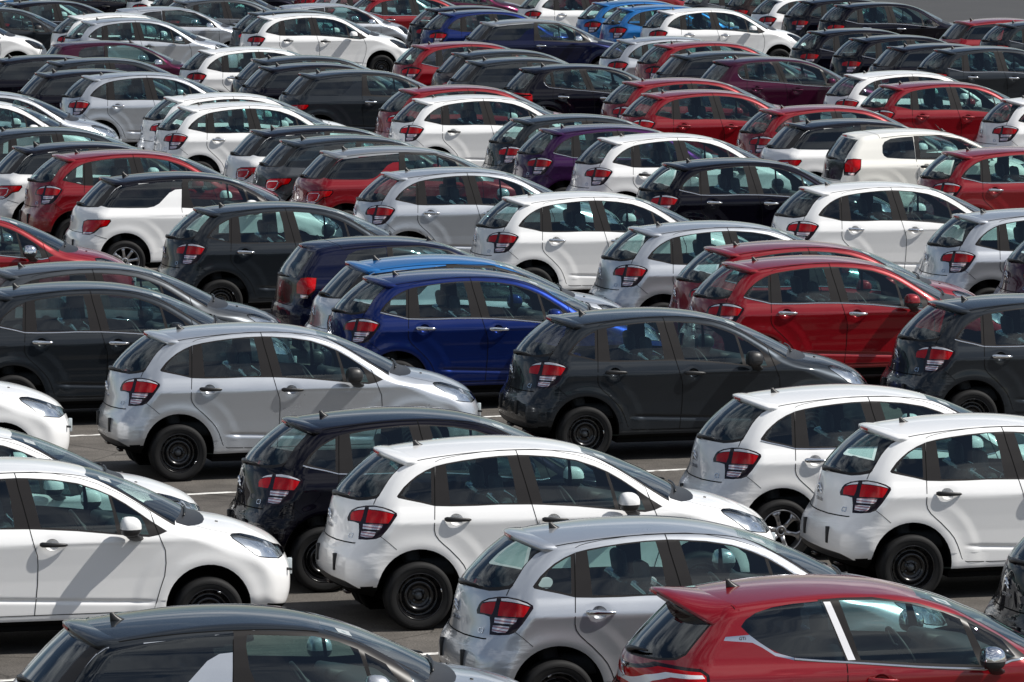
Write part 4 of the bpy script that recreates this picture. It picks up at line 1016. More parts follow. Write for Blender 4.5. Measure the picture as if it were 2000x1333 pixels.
        for wx in P['wheels']: L[(np.hypot(x - wx, z - P['archz']) < P['archr']) & (ay > .35)] = 'none'
        return L
    P['classify'] = classify
    def lines(F, P):
        Lr = {}
        for k, pts in q['seams'].items(): Lr[k] = (side_pts(F, dens(pts, 6)), .007, None, .0015)
        if 'ring' in q: Lr['ring'] = (hit(F, q['ring'][0], dens(q['ring'][1], 3)), .014, HALF, .002)
        if 'beltline' in q: Lr['belt'] = (side_pts(F, dens(q['beltline'], 6)), q.get('beltw', .018), HALF, .0015)
        Lr['roofseam'] = (top_pts(F, dens([(sx0 + .33 * ry * ry, -ry), (wt - .1, -ry)], 30)), .009, None, .0012) if q.get('roofline', True) else (top_pts(F, [(1, -.1), (1.01, -.1)]), .001, None, 0)
        Lr['roofrear'] = (top_pts(F, dens(seamc, 6)), .006, None, .0015)
        Lr['hoodseam'] = (top_pts(F, dens(P['polys']['hood'][6:10], 6)), .004, None, .001)
        tb = [p_ for p_ in q['tg']]; Lr['tgseam'] = (rear_pts(F, dens([p_ for p_ in q['tgline']], 6)), .008, None, .0015)
        Lr['hlrim'] = (side_pts(F, dens(q['headlight'] + q['headlight'][:1], 3)), .008, None, .0015)
        Lr['wsedge'] = (top_pts(F, dens(eg, 4)), .020, None, .0015)
        return Lr
    P['lines'] = lines
    return P
WZ3 = [(.1, .76), (.22, .79), (.28, .812), (.34, .818), (.5, .815), (.62, .815), (.75, .821), (.88, .829), (.935, .829), (.97, .812), (1.01, .785), (1.05, .758), (1.2, .700), (1.33, .640), (1.43, .585), (1.5, .53), (1.7, .45)]
def badge_ds(F, tg, opt):
    p = rear_pts(F, [(0, .86)])[0]; b = MB()
    for dz in (.0, .034):
        for s in (-1, 1): b.tube([(p[0] - .012, 0, p[2] + dz + .018), (p[0] - .010, s * .055, p[2] + dz - .030)], [.010, .007], 5)
    b.build('badge', [M['chrome']], tg); stick_text(F, 'DS3', .06, .40, .80, 'lettering', tg)
vD = view_from(243.9, 511, (.68, .80, .30), HEAD)
Zd = lambda l: [(110 + u / 4.444, 330 + v / 4.444) for u, v in l]
DS_fin = [(1.552, 1.312), (1.45, 1.305), (1.36, 1.262), (1.27, 1.18), (1.20, 1.115), (1.12, 1.075), (1.02, 1.058)]
DS = dict(name='hatchback_car', doors=3, wheels=(.68, 3.16), seam=(.63, .30), roofy=.56, nose=4.0, rgmax=.66, crown=.10,
    profile=[(.16, .30), (.05, .34), (.005, .42), (.0, .52), (.015, .62), (.05, .70), (.06, .80), (.07, .90), (.10, 1.0), (.16, 1.07), (.27, 1.19), (.38, 1.30), (.50, 1.40), (.60, 1.438), (.80, 1.465), (1.1, 1.492), (1.4, 1.508), (1.7, 1.510), (1.98, 1.492), (2.22, 1.458), (2.50, 1.385), (2.80, 1.262), (3.05, 1.140), (3.20, 1.062), (3.34, 1.02), (3.55, .98), (3.75, .92), (3.88, .845), (3.965, .745), (4.0, .64), (4.005, .52), (3.99, .40), (3.94, .30), (3.80, .245), (3.2, .235), (2.0, .235), (.8, .235), (.4, .25)],
    wz=WZ3, handles=[(1.68, .935)], crease=.004, rock=.6, kr=[(0, .12), (.66, .14), (.80, .34), (1.0, .42), (1.2, .42), (1.5, .38), (2, .38)], gr=.0,
    side=[('front_door', [(1.565, 1.455), (2.14, 1.425), (2.45, 1.335), (2.68, 1.235), (2.78, 1.14), (2.83, 1.02), (2.85, .75), (2.82, .53), (2.75, .34), (1.60, .34), (1.55, .45), (1.52, .70), (1.52, 1.05)]),
          ('trim_front', [(1.565, 1.455), (2.14, 1.425), (2.45, 1.335), (2.68, 1.235), (2.80, 1.12), (2.86, 1.0), (2.6, .985), (2.2, 1.01), (1.522, 1.05)]),
          ('glass_front', [(1.66, 1.422), (2.14, 1.395), (2.31, 1.352), (2.45, 1.295), (2.515, 1.025), (2.2, 1.042), (1.70, 1.072), (1.655, 1.20), (1.645, 1.35)]),
          ('glass_tri', [(2.49, 1.272), (2.64, 1.19), (2.74, 1.03), (2.54, 1.022)]),
          ('quarter', [(.34, 1.10), (.46, 1.20), (.57, 1.31), (.66, 1.365), (.95, 1.392), (1.2, 1.412), (1.40, 1.425), (1.568, 1.437)] + DS_fin + [(.75, 1.06), (.45, 1.07)])],
    roofside=[(.40, 1.40), (.66, 1.370), (.95, 1.395), (1.2, 1.415), (1.56, 1.436), (1.58, 1.455), (2.14, 1.425), (2.45, 1.335), (2.68, 1.235), (2.80, 1.12), (2.86, 1.01), (3.02, .99), (3.3, 1.2), (2.4, 1.6), (1.2, 1.7), (.3, 1.6)],
    ws=(3.09, 2.28, (.515, .655)), tg=[(.1, .70), (-.56, .70), (-.60, .80), (-.66, 1.0), (-.63, 1.10), (-.58, 1.36), (-.58, 1.44), (.1, 1.44)], tgline=[(.0, .70), (-.30, .70), (-.56, .705)],
    tgroof=1.33, rg=[(.1, 1.045), (-.40, 1.055), (-.60, 1.07), (-.64, 1.10), (-.56, 1.40), (.1, 1.43)], rgi=[(.1, 1.065), (-.40, 1.075), (-.50, 1.085), (-.46, 1.39), (.1, 1.42)],
    bumpline=[(0, .70), (.12, .69), (.25, .68), (.42, .63)], bumpx=.40,
    extra=[('lamp', vD, Zd([(235, 455), (270, 440), (470, 440), (477, 458), (442, 500), (380, 515), (330, 560), (285, 575), (225, 570), (222, 510)])),
           ('lamp_red', vD, Zd([(242, 460), (275, 447), (462, 447), (466, 458), (436, 493), (378, 506), (322, 548), (232, 548), (229, 512)])),
           ('lamp_clear', vD, Zd([(232, 552), (318, 552), (283, 568), (232, 566)]))],
    headlight=[(3.42, .93), (3.55, .92), (3.72, .87), (3.86, .79), (3.90, .72), (3.82, .68), (3.70, .72), (3.55, .82)],
    seams={'front_door': [(1.565, 1.455), (1.522, 1.05), (1.52, .70), (1.55, .45), (1.60, .34), (2.75, .34), (2.82, .53), (2.85, .75), (2.83, 1.0)], 'bumperseam': [(.25, .68), (.42, .63)]},
    seatx=1.58, antenna=(.82, 0), mirror=(2.50, -.925, 1.06), finsize=1.25, sticker=[(2.34, -.36), (2.34, -.48), (2.44, -.48), (2.44, -.36)], jetx=3.34, wipx=3.10, wiper=((0., 1.075), (-.30, 1.08)),
    dark_quarter=True, dark_rear=True, nobelt=True, pads=[(.52, .33)], badge=badge_ds, chrome_extra=['ring'], ring=(vD, Zd([(340, 470), (258, 470), (243, 485), (236, 530), (245, 545), (300, 545), (330, 520), (345, 478)])),
    spoiler=lambda F, car, mat: spoiler_c3(F, car, mat, tipx=.475, tipz=1.455, yw=.57, bow=.38, drop=.20, seam=.63, th=.06))
P8 = [(.16, .30), (.05, .34), (.005, .42), (-.01, .52), (-.01, .64), (.0, .75), (.0, .85), (.01, .94), (.04, 1.0), (.11, 1.09), (.22, 1.20), (.33, 1.30), (.44, 1.395), (.54, 1.432), (.75, 1.458), (1.09, 1.482), (1.4, 1.490), (1.7, 1.482), (2.02, 1.452), (2.36, 1.370), (2.60, 1.275), (2.80, 1.185), (3.05, 1.050), (3.20, .985), (3.34, .955), (3.55, .92), (3.75, .86), (3.90, .78), (3.98, .68), (4.01, .58), (4.01, .48), (3.99, .38), (3.94, .30), (3.80, .245), (3.2, .235), (2.0, .235), (.8, .235), (.4, .25)]
WZ8 = [(.1, .76), (.22, .79), (.28, .812), (.34, .822), (.5, .826), (.75, .832), (.86, .835), (.92, .828), (.97, .800), (1.01, .775), (1.05, .755), (1.2, .695), (1.33, .638), (1.43, .590), (1.5, .54), (1.7, .46)]
def badge_lion(F, tg, opt):
    p = rear_pts(F, [(0, .90)])[0]; b = MB()     # small upright beast emblem
    for pts, r in (([(-.035, .05), (-.01, .03), (.01, -.01), (.0, -.05)], .008), ([(-.01, .03), (.03, .045)], .006), ([(.005, 0), (.035, .01)], .006), ([(0, -.05), (.02, -.06)], .006), ([(.01, -.02), (-.03, -.045)], .006), ([(-.035, .05), (-.045, .03)], .006)):
        b.tube([(p[0] - .010, y, p[2] + z) for y, z in pts], r, 5)
    b.build('badge', [M['chrome']], tg)
    stick_text(F, '208', .055, -.44, .83, 'lettering', tg)
lamp8 = [('lamp', SIDE, [(-.05, .88), (.0, .94), (.12, 1.0), (.37, .99), (.42, .95), (.42, .80), (.34, .745), (.05, .745), (-.05, .78)]),
         ('lamp_red', SIDE, [(-.05, .86), (.02, .925), (.13, .975), (.36, .968), (.395, .94), (.395, .81), (.33, .765), (.06, .765), (-.05, .79)]),
         ('lamp_strip', SIDE, [(-.02, .83), (.06, .90), (.16, .945), (.37, .948), (.385, .925), (.18, .915), (.09, .87), (.02, .80)])]
R3 = dict(name='hatchback_car', doors=3, wheels=(.66, 3.22), seam=(.60, .25), roofy=.56, nose=4.0, rgmax=.62, profile=P8, wz=WZ8, handles=[(1.72, .865)], crease=.003, rock=.5,
    side=[('front_door', [(1.40, 1.447), (1.72, 1.447), (2.06, 1.395), (2.42, 1.280), (2.70, 1.130), (2.85, .99), (2.87, .6), (2.79, .34), (1.56, .34), (1.48, .45), (1.445, .7), (1.455, .99)]),
          ('trim_front', [(1.30, 1.436), (1.5, 1.442), (1.72, 1.438), (2.06, 1.385), (2.42, 1.270), (2.70, 1.115), (2.85, .985), (2.62, .93), (2.5, .92), (2.0, .955), (1.5, 1.0), (1.44, 1.005)]),
          ('glass_front', [(1.46, 1.425), (1.72, 1.420), (2.0, 1.385), (2.25, 1.315), (2.37, 1.265), (2.47, .945), (2.0, .975), (1.57, 1.012)]),
          ('glass_tri', [(2.42, 1.245), (2.68, 1.105), (2.76, .99), (2.55, .945)]),
          ('quarter', [(.70, 1.27), (.74, 1.315), (.82, 1.36), (.95, 1.395), (1.11, 1.415), (1.33, 1.428), (1.40, 1.20), (1.46, 1.008), (1.28, 1.022), (1.07, 1.045), (.97, 1.075), (.87, 1.125), (.76, 1.205)]),
          ('bstrip', [(1.340, 1.420), (1.392, 1.420), (1.530, 1.014), (1.473, 1.014)]),
          ('blade', [(.56, 1.178), (.575, 1.203), (.755, 1.212), (.82, 1.160), (.93, 1.085), (1.07, 1.045), (1.07, 1.028), (.93, 1.062), (.84, 1.122), (.77, 1.158)])],
    ws=(3.10, 2.17, (.50, .66)), tg=[(.1, .60), (-.50, .60), (-.56, .75), (-.62, .95), (-.62, 1.03), (-.58, 1.30), (-.58, 1.44), (.1, 1.44)], tgline=[(.0, .60), (-.30, .60), (-.50, .605), (-.56, .74)],
    rg=[(.1, 1.0), (-.40, 1.01), (-.56, 1.03), (-.60, 1.07), (-.55, 1.34), (.1, 1.42)], rgi=[(.1, 1.015), (-.40, 1.025), (-.54, 1.045), (-.58, 1.08), (-.535, 1.34), (.1, 1.41)], bumpline=[(-.1, .60), (.12, .60), (.42, .70)], bumpx=.40,
    extra=lamp8, headlight=[(3.40, .88), (3.55, .875), (3.72, .82), (3.88, .73), (3.92, .66), (3.82, .64), (3.70, .67), (3.55, .77)],
    seams={'front_door': [(1.46, 1.0), (1.445, .7), (1.48, .45), (1.56, .34), (2.79, .34), (2.87, .6), (2.86, .97)], 'bumperseam': [(.12, .60), (.42, .70)]},
    beltline=[(1.07, 1.036), (1.28, 1.014), (1.46, 1.0), (2.01, .948), (2.5, .912), (2.60, .925), (2.72, .962), (2.85, .975)], seatx=1.55, antenna=(.80, 0), finsize=1.3, mirror=(2.51, -.93, 1.0),
    sticker=[(2.25, -.32), (2.25, -.46), (2.37, -.46), (2.37, -.32)], jetx=3.32, wipx=3.08, wiper=((0., 1.03), (-.28, 1.05)), dark_quarter=True, dark_rear=True, badge=badge_lion, roofline=False,
    spoiler=lambda F, car, mat: spoiler_c3(F, car, mat, tipx=.215, tipz=1.478, yw=.58, bow=.86, drop=.56, seam=.58, th=.035))
R5 = dict(R3); R5.update(doors=5, handles=[(1.02, .90), (1.86, .865)], dark_quarter=False, dark_rear=False,
    side=[('rear_door', [(.86, 1.415), (1.11, 1.430), (1.45, 1.440), (1.60, 1.0), (1.64, .8), (1.64, .34), (1.12, .34), (1.08, .50), (.98, .66), (.86, .76), (.80, .9), (.84, 1.08), (.80, 1.34)]),
          ('front_door', [(1.45, 1.440), (1.72, 1.440), (2.06, 1.395), (2.42, 1.280), (2.70, 1.130), (2.85, .99), (2.87, .6), (2.79, .34), (1.64, .34), (1.64, .8), (1.60, 1.0)]),
          ('qframe', [(.66, 1.26), (.70, 1.31), (.78, 1.36), (.86, 1.39), (.84, 1.08), (.75, 1.09), (.69, 1.13), (.655, 1.19)]),
          ('quarter', [(.70, 1.26), (.76, 1.32), (.81, 1.35), (.80, 1.11), (.73, 1.14), (.695, 1.19)]),
          ('trim_rear', [(.80, 1.37), (.92, 1.40), (1.11, 1.415), (1.46, 1.425), (1.60, 1.005), (1.08, 1.048), (.84, 1.08)]),
          ('trim_front', [(1.46, 1.427), (1.72, 1.425), (2.06, 1.385), (2.42, 1.270), (2.70, 1.115), (2.85, .985), (2.62, .93), (2.5, .92), (2.0, .955), (1.60, 1.0)]),
          ('glass_rear', [(.86, 1.37), (.95, 1.392), (1.11, 1.402), (1.38, 1.410), (1.51, 1.035), (1.08, 1.068), (.88, 1.095)]),
          ('glass_front', [(1.53, 1.415), (1.72, 1.412), (2.0, 1.380), (2.25, 1.310), (2.37, 1.262), (2.47, .945), (2.0, .975), (1.67, 1.01)]),
          ('glass_tri', [(2.42, 1.245), (2.68, 1.105), (2.76, .99), (2.55, .945)])],
    seams={'rear_door': [(.80, 1.34), (.84, 1.08), (.80, .9), (.86, .76), (.98, .66), (1.08, .50), (1.12, .34), (2.79, .34), (2.87, .6), (2.86, .97)], 'front_door': [(1.45, 1.440), (1.60, 1.0), (1.64, .8), (1.64, .34)], 'bumperseam': [(.12, .60), (.42, .70)]},
    beltline=[(.66, 1.18), (.69, 1.12), (.75, 1.08), (.84, 1.068), (1.08, 1.042), (1.61, .995), (2.01, .948), (2.5, .912), (2.72, .935)], beltw=.012,
    spoiler=lambda F, car, mat: spoiler_c3(F, car, mat, tipx=.36, tipz=1.42, yw=.56, bow=.50, drop=.26, seam=.58, th=.035))
C1 = dict(name='hatchback_car', doors=3, wheels=(.52, 2.92), seam=(.62, .25), roofy=.54, nose=3.56, rgmax=.55, archr=.35,
    profile=[(.12, .30), (.03, .34), (-.02, .42), (-.03, .52), (-.03, .64), (-.01, .71), (-.01, .80), (.0, .92), (.02, 1.04), (.07, 1.14), (.14, 1.23), (.22, 1.33), (.30, 1.405), (.42, 1.44), (.65, 1.465), (.95, 1.485), (1.3, 1.492), (1.6, 1.482), (1.85, 1.455), (2.10, 1.400), (2.35, 1.310), (2.60, 1.200), (2.80, 1.100), (2.92, 1.04), (3.05, 1.01), (3.20, .97), (3.38, .88), (3.49, .77), (3.55, .64), (3.56, .52), (3.54, .40), (3.48, .30), (3.35, .245), (2.8, .235), (1.8, .235), (.8, .235), (.4, .25)],
    wz=[(a, b - .04) for a, b in WZ3], handles=[(1.42, .93)], crease=.003, rock=.4, kr=[(0, .12), (.66, .14), (.80, .34), (1.0, .34), (1.2, .34), (1.5, .38), (2, .38)],
    side=[('front_door', [(1.25, 1.440), (1.7, 1.437), (2.05, 1.375), (2.35, 1.240), (2.52, 1.12), (2.60, 1.0), (2.62, .6), (2.55, .34), (1.38, .34), (1.28, .5), (1.25, .7)]),
          ('trim_front', [(1.255, 1.415), (1.7, 1.420), (2.05, 1.358), (2.35, 1.222), (2.50, 1.12), (2.57, 1.0), (2.0, 1.02), (1.255, 1.045)]),
          ('glass_front', [(1.33, 1.402), (1.7, 1.407), (2.03, 1.348), (2.30, 1.228), (2.42, 1.13), (2.47, 1.03), (2.0, 1.045), (1.33, 1.068)]),
          ('quarter', [(.70, 1.16), (.715, 1.27), (.76, 1.33), (.87, 1.375), (1.05, 1.395), (1.245, 1.405), (1.245, 1.05), (1.0, 1.06), (.77, 1.078), (.72, 1.11)])],
    ws=(2.82, 2.05, (.48, .62)), tg=[(.1, .70), (-.52, .70), (-.52, 1.0), (-.54, 1.36), (-.54, 1.42), (.1, 1.42)], tgline=[(.0, .70), (-.30, .70), (-.52, .705)],
    rg=[(.1, 1.05), (-.50, 1.05), (-.52, 1.08), (-.47, 1.36), (.1, 1.38)], rgi=[(.1, 1.05), (-.49, 1.05), (-.505, 1.08), (-.455, 1.355), (.1, 1.38)], bumpline=[(-.1, .70), (.12, .70), (.35, .66)], bumpx=.33,
    extra=[('tgblack', REAR, [(.1, .715), (-.50, .715), (-.52, .80), (-.52, 1.05), (.1, 1.05)]), ('lamp', SIDE, [(.34, 1.065), (.22, 1.075), (.14, 1.06), (.095, .98), (.085, .80), (.20, .80), (.30, .90)]), ('lamp_red', SIDE, [(.325, 1.055), (.22, 1.063), (.15, 1.05), (.108, .98), (.10, .86), (.22, .86), (.29, .92)]), ('lamp_clear', SIDE, [(.13, .85), (.21, .85), (.20, .81), (.13, .81)])],
    headlight=[(3.05, .93), (3.18, .93), (3.35, .85), (3.42, .75), (3.35, .70), (3.2, .76)],
    seams={'front_door': [(1.255, 1.43), (1.25, .7), (1.28, .5), (1.38, .34), (2.55, .34), (2.62, .6), (2.60, .98)], 'bumperseam': [(.12, .70), (.35, .66)]},
    seatx=1.42, antenna=(1.93, 0), rod=True, mirror=(2.33, -.90, 1.03), sticker=[(2.15, -.32), (2.15, -.44), (2.25, -.44), (2.25, -.32)], jetx=3.02, wipx=2.80, wiper=((0., 1.05), (-.28, 1.05)), dark_quarter=True, nobelt=True, fpz=.55,
    spoiler=lambda F, car, mat: spoiler_c3(F, car, mat, tipx=.27, tipz=1.425, yw=.52, bow=.55, drop=.25, seam=.55, th=.05))
# ------------------------------------------------------------------ ground
def ground_pt(u, v):
    al = (u - 1000) / FPX; b = -(v - 666.5) / FPX
    r = np.array([al, math.cos(PITCH) + b * math.sin(PITCH), -math.sin(PITCH) + b * math.cos(PITCH)]); return r[:2] * (-CAM_H / r[2])
def asphalt():
    m, t, b = newmat('worn asphalt'); N = t.nodes; L = t.links.new
    tc = N.new('ShaderNodeTexCoord')
    def noise(sc, de=6, ro=.6):
        n = N.new('ShaderNodeTexNoise'); n.inputs['Scale'].default_value = sc; n.inputs['Detail'].default_value = de; n.inputs['Roughness'].default_value = ro; L(tc.outputs['Object'], n.inputs['Vector']); return n
    big, mid, fine = noise(.22), noise(2.2), noise(55, 3)
    r1 = N.new('ShaderNodeValToRGB'); r1.color_ramp.elements[0].position = .3; r1.color_ramp.elements[1].position = .72
    r1.color_ramp.elements[0].color = (.082, .074, .067, 1); r1.color_ramp.elements[1].color = (.138, .127, .115, 1); L(big.outputs['Fac'], r1.inputs['Fac'])
    r2 = N.new('ShaderNodeValToRGB'); r2.color_ramp.elements[0].position = .35; r2.color_ramp.elements[1].position = .65
    r2.color_ramp.elements[0].color = (.72, .72, .72, 1); r2.color_ramp.elements[1].color = (1.12, 1.12, 1.12, 1); L(mid.outputs['Fac'], r2.inputs['Fac'])
    r3 = N.new('ShaderNodeValToRGB'); r3.color_ramp.elements[0].position = .38; r3.color_ramp.elements[1].position = .66
    r3.color_ramp.elements[0].color = (.62, .62, .62, 1); r3.color_ramp.elements[1].color = (1.25, 1.24, 1.22, 1); L(fine.outputs['Fac'], r3.inputs['Fac'])
    def mul(a, c):
        x = N.new('ShaderNodeMix'); x.data_type = 'RGBA'; x.blend_type = 'MULTIPLY'; x.inputs[0].default_value = 1; L(a, x.inputs[6]); L(c, x.inputs[7]); return x.outputs[2]
    c = mul(mul(r1.outputs[0], r2.outputs[0]), r3.outputs[0])
    v = N.new('ShaderNodeTexVoronoi'); v.feature = 'DISTANCE_TO_EDGE'; v.inputs['Scale'].default_value = .35; L(tc.outputs['Object'], v.inputs['Vector'])
    cr = N.new('ShaderNodeMapRange'); cr.inputs[1].default_value = 0; cr.inputs[2].default_value = .006; cr.inputs[3].default_value = .45; cr.inputs[4].default_value = 1; L(v.outputs[0], cr.inputs[0])
    c = mul(c, cr.outputs[0]); L(c, b.inputs['Base Color']); b.inputs['Roughness'].default_value = .88; b.inputs['Specular IOR Level'].default_value = .25
    bp = N.new('ShaderNodeBump'); bp.inputs['Strength'].default_value = .5; bp.inputs['Distance'].default_value = .006; L(fine.outputs['Fac'], bp.inputs['Height']); L(bp.outputs[0], b.inputs['Normal'])
    return m
g = MB(); n_ = 12
g.add([(-1500, -1500, 0), (1500, -1500, 0), (1500, 3200, 0), (-1500, 3200, 0)], [(0, 1, 2, 3)])
go = g.build('ground', [asphalt()], None, False); tag(go, 'worn brown-grey asphalt under all the cars', None, None, 'structure')
ml, tl, bl = newmat('worn line paint'); nz1 = tl.nodes.new('ShaderNodeTexNoise'); nz1.inputs['Scale'].default_value = 9; nz1.inputs['Detail'].default_value = 8
rl = tl.nodes.new('ShaderNodeValToRGB'); rl.color_ramp.elements[0].position = .36; rl.color_ramp.elements[1].position = .52; rl.color_ramp.elements[0].color = (.22, .20, .18, 1); rl.color_ramp.elements[1].color = (.66, .65, .62, 1)
tcl = tl.nodes.new('ShaderNodeTexCoord'); tl.links.new(tcl.outputs['Object'], nz1.inputs['Vector']); tl.links.new(nz1.outputs['Fac'], rl.inputs['Fac']); tl.links.new(rl.outputs[0], bl.inputs['Base Color']); bl.inputs['Roughness'].default_value = .8
q_ = [ground_pt(u, v) for u, v in ((1690, 48), (2400, 48), (2600, -330), (1500, -330))]
ro_ = mesh_obj('road', [(p[0], p[1], .006) for p in q_], [(0, 1, 2, 3)], [plain('dark grey road asphalt', (.036, .036, .037), .85, bump=.3, bscale=30, var=.25, vscale=.6)], None, False); tag(ro_, None, None, None, 'structure')
hd = np.array([math.cos(HEAD), math.sin(HEAD)]); lt = np.array([-math.sin(HEAD), math.cos(HEAD)])
d1 = ground_pt(1300, 919.5) - ground_pt(420, 964); d1 /= np.linalg.norm(d1); hd = d1; lt = np.array([-d1[1], d1[0]])
lats = sorted(float(ground_pt(u, v) @ lt) for u, v in ((170, 851), (420, 964), (10, 1330)))
while lats[-1] < 175: lats.append(lats[-1] + 5.4)
for i, la in enumerate(lats):
    w = .055; c0 = lt * la; V = []
    for s_ in (-75, 60 + la * .3):
        for q in (-w, w): p = c0 + hd * s_ + lt * q; V.append((p[0], p[1], .004))
    o = mesh_obj('painted_line', V, [(0, 2, 3, 1)], [ml], None, False); tag(o, None, None, None, 'structure')

# ------------------------------------------------------------------ the cars of the photograph
A_ = {  # places on each kind that were measured in the picture: (x, right, z)
 'K': dict(ant=(.82, 0, 1.512), tip=(.465, 0, 1.490), hndR=(.995, .85, .965), hndF=(1.865, .85, .932), jet=(3.36, .36, 1.03), nose=(4.0, .40, .64), slot=(3.86, .65, .627), base=(.11, 0, 1.12), lamp=(.46, .80, 1.0), qtip=(.477, .74, 1.166), bseam=(1.677, .76, 1.062), mir=(2.49, .95, 1.065), wheel=(.655, .80, .30)),
 'D': dict(ant=(.82, 0, 1.468), tip=(.475, 0, 1.455), wheel=(.68, .80, .30)),
 'R': dict(ant=(.80, 0, 1.462), tip=(.36, 0, 1.42)), 'G': dict(ant=(.80, 0, 1.462), tip=(.215, 0, 1.445)),
 'C': dict(tip=(.27, 0, 1.425), mir=(2.33, .93, 1.03)) }
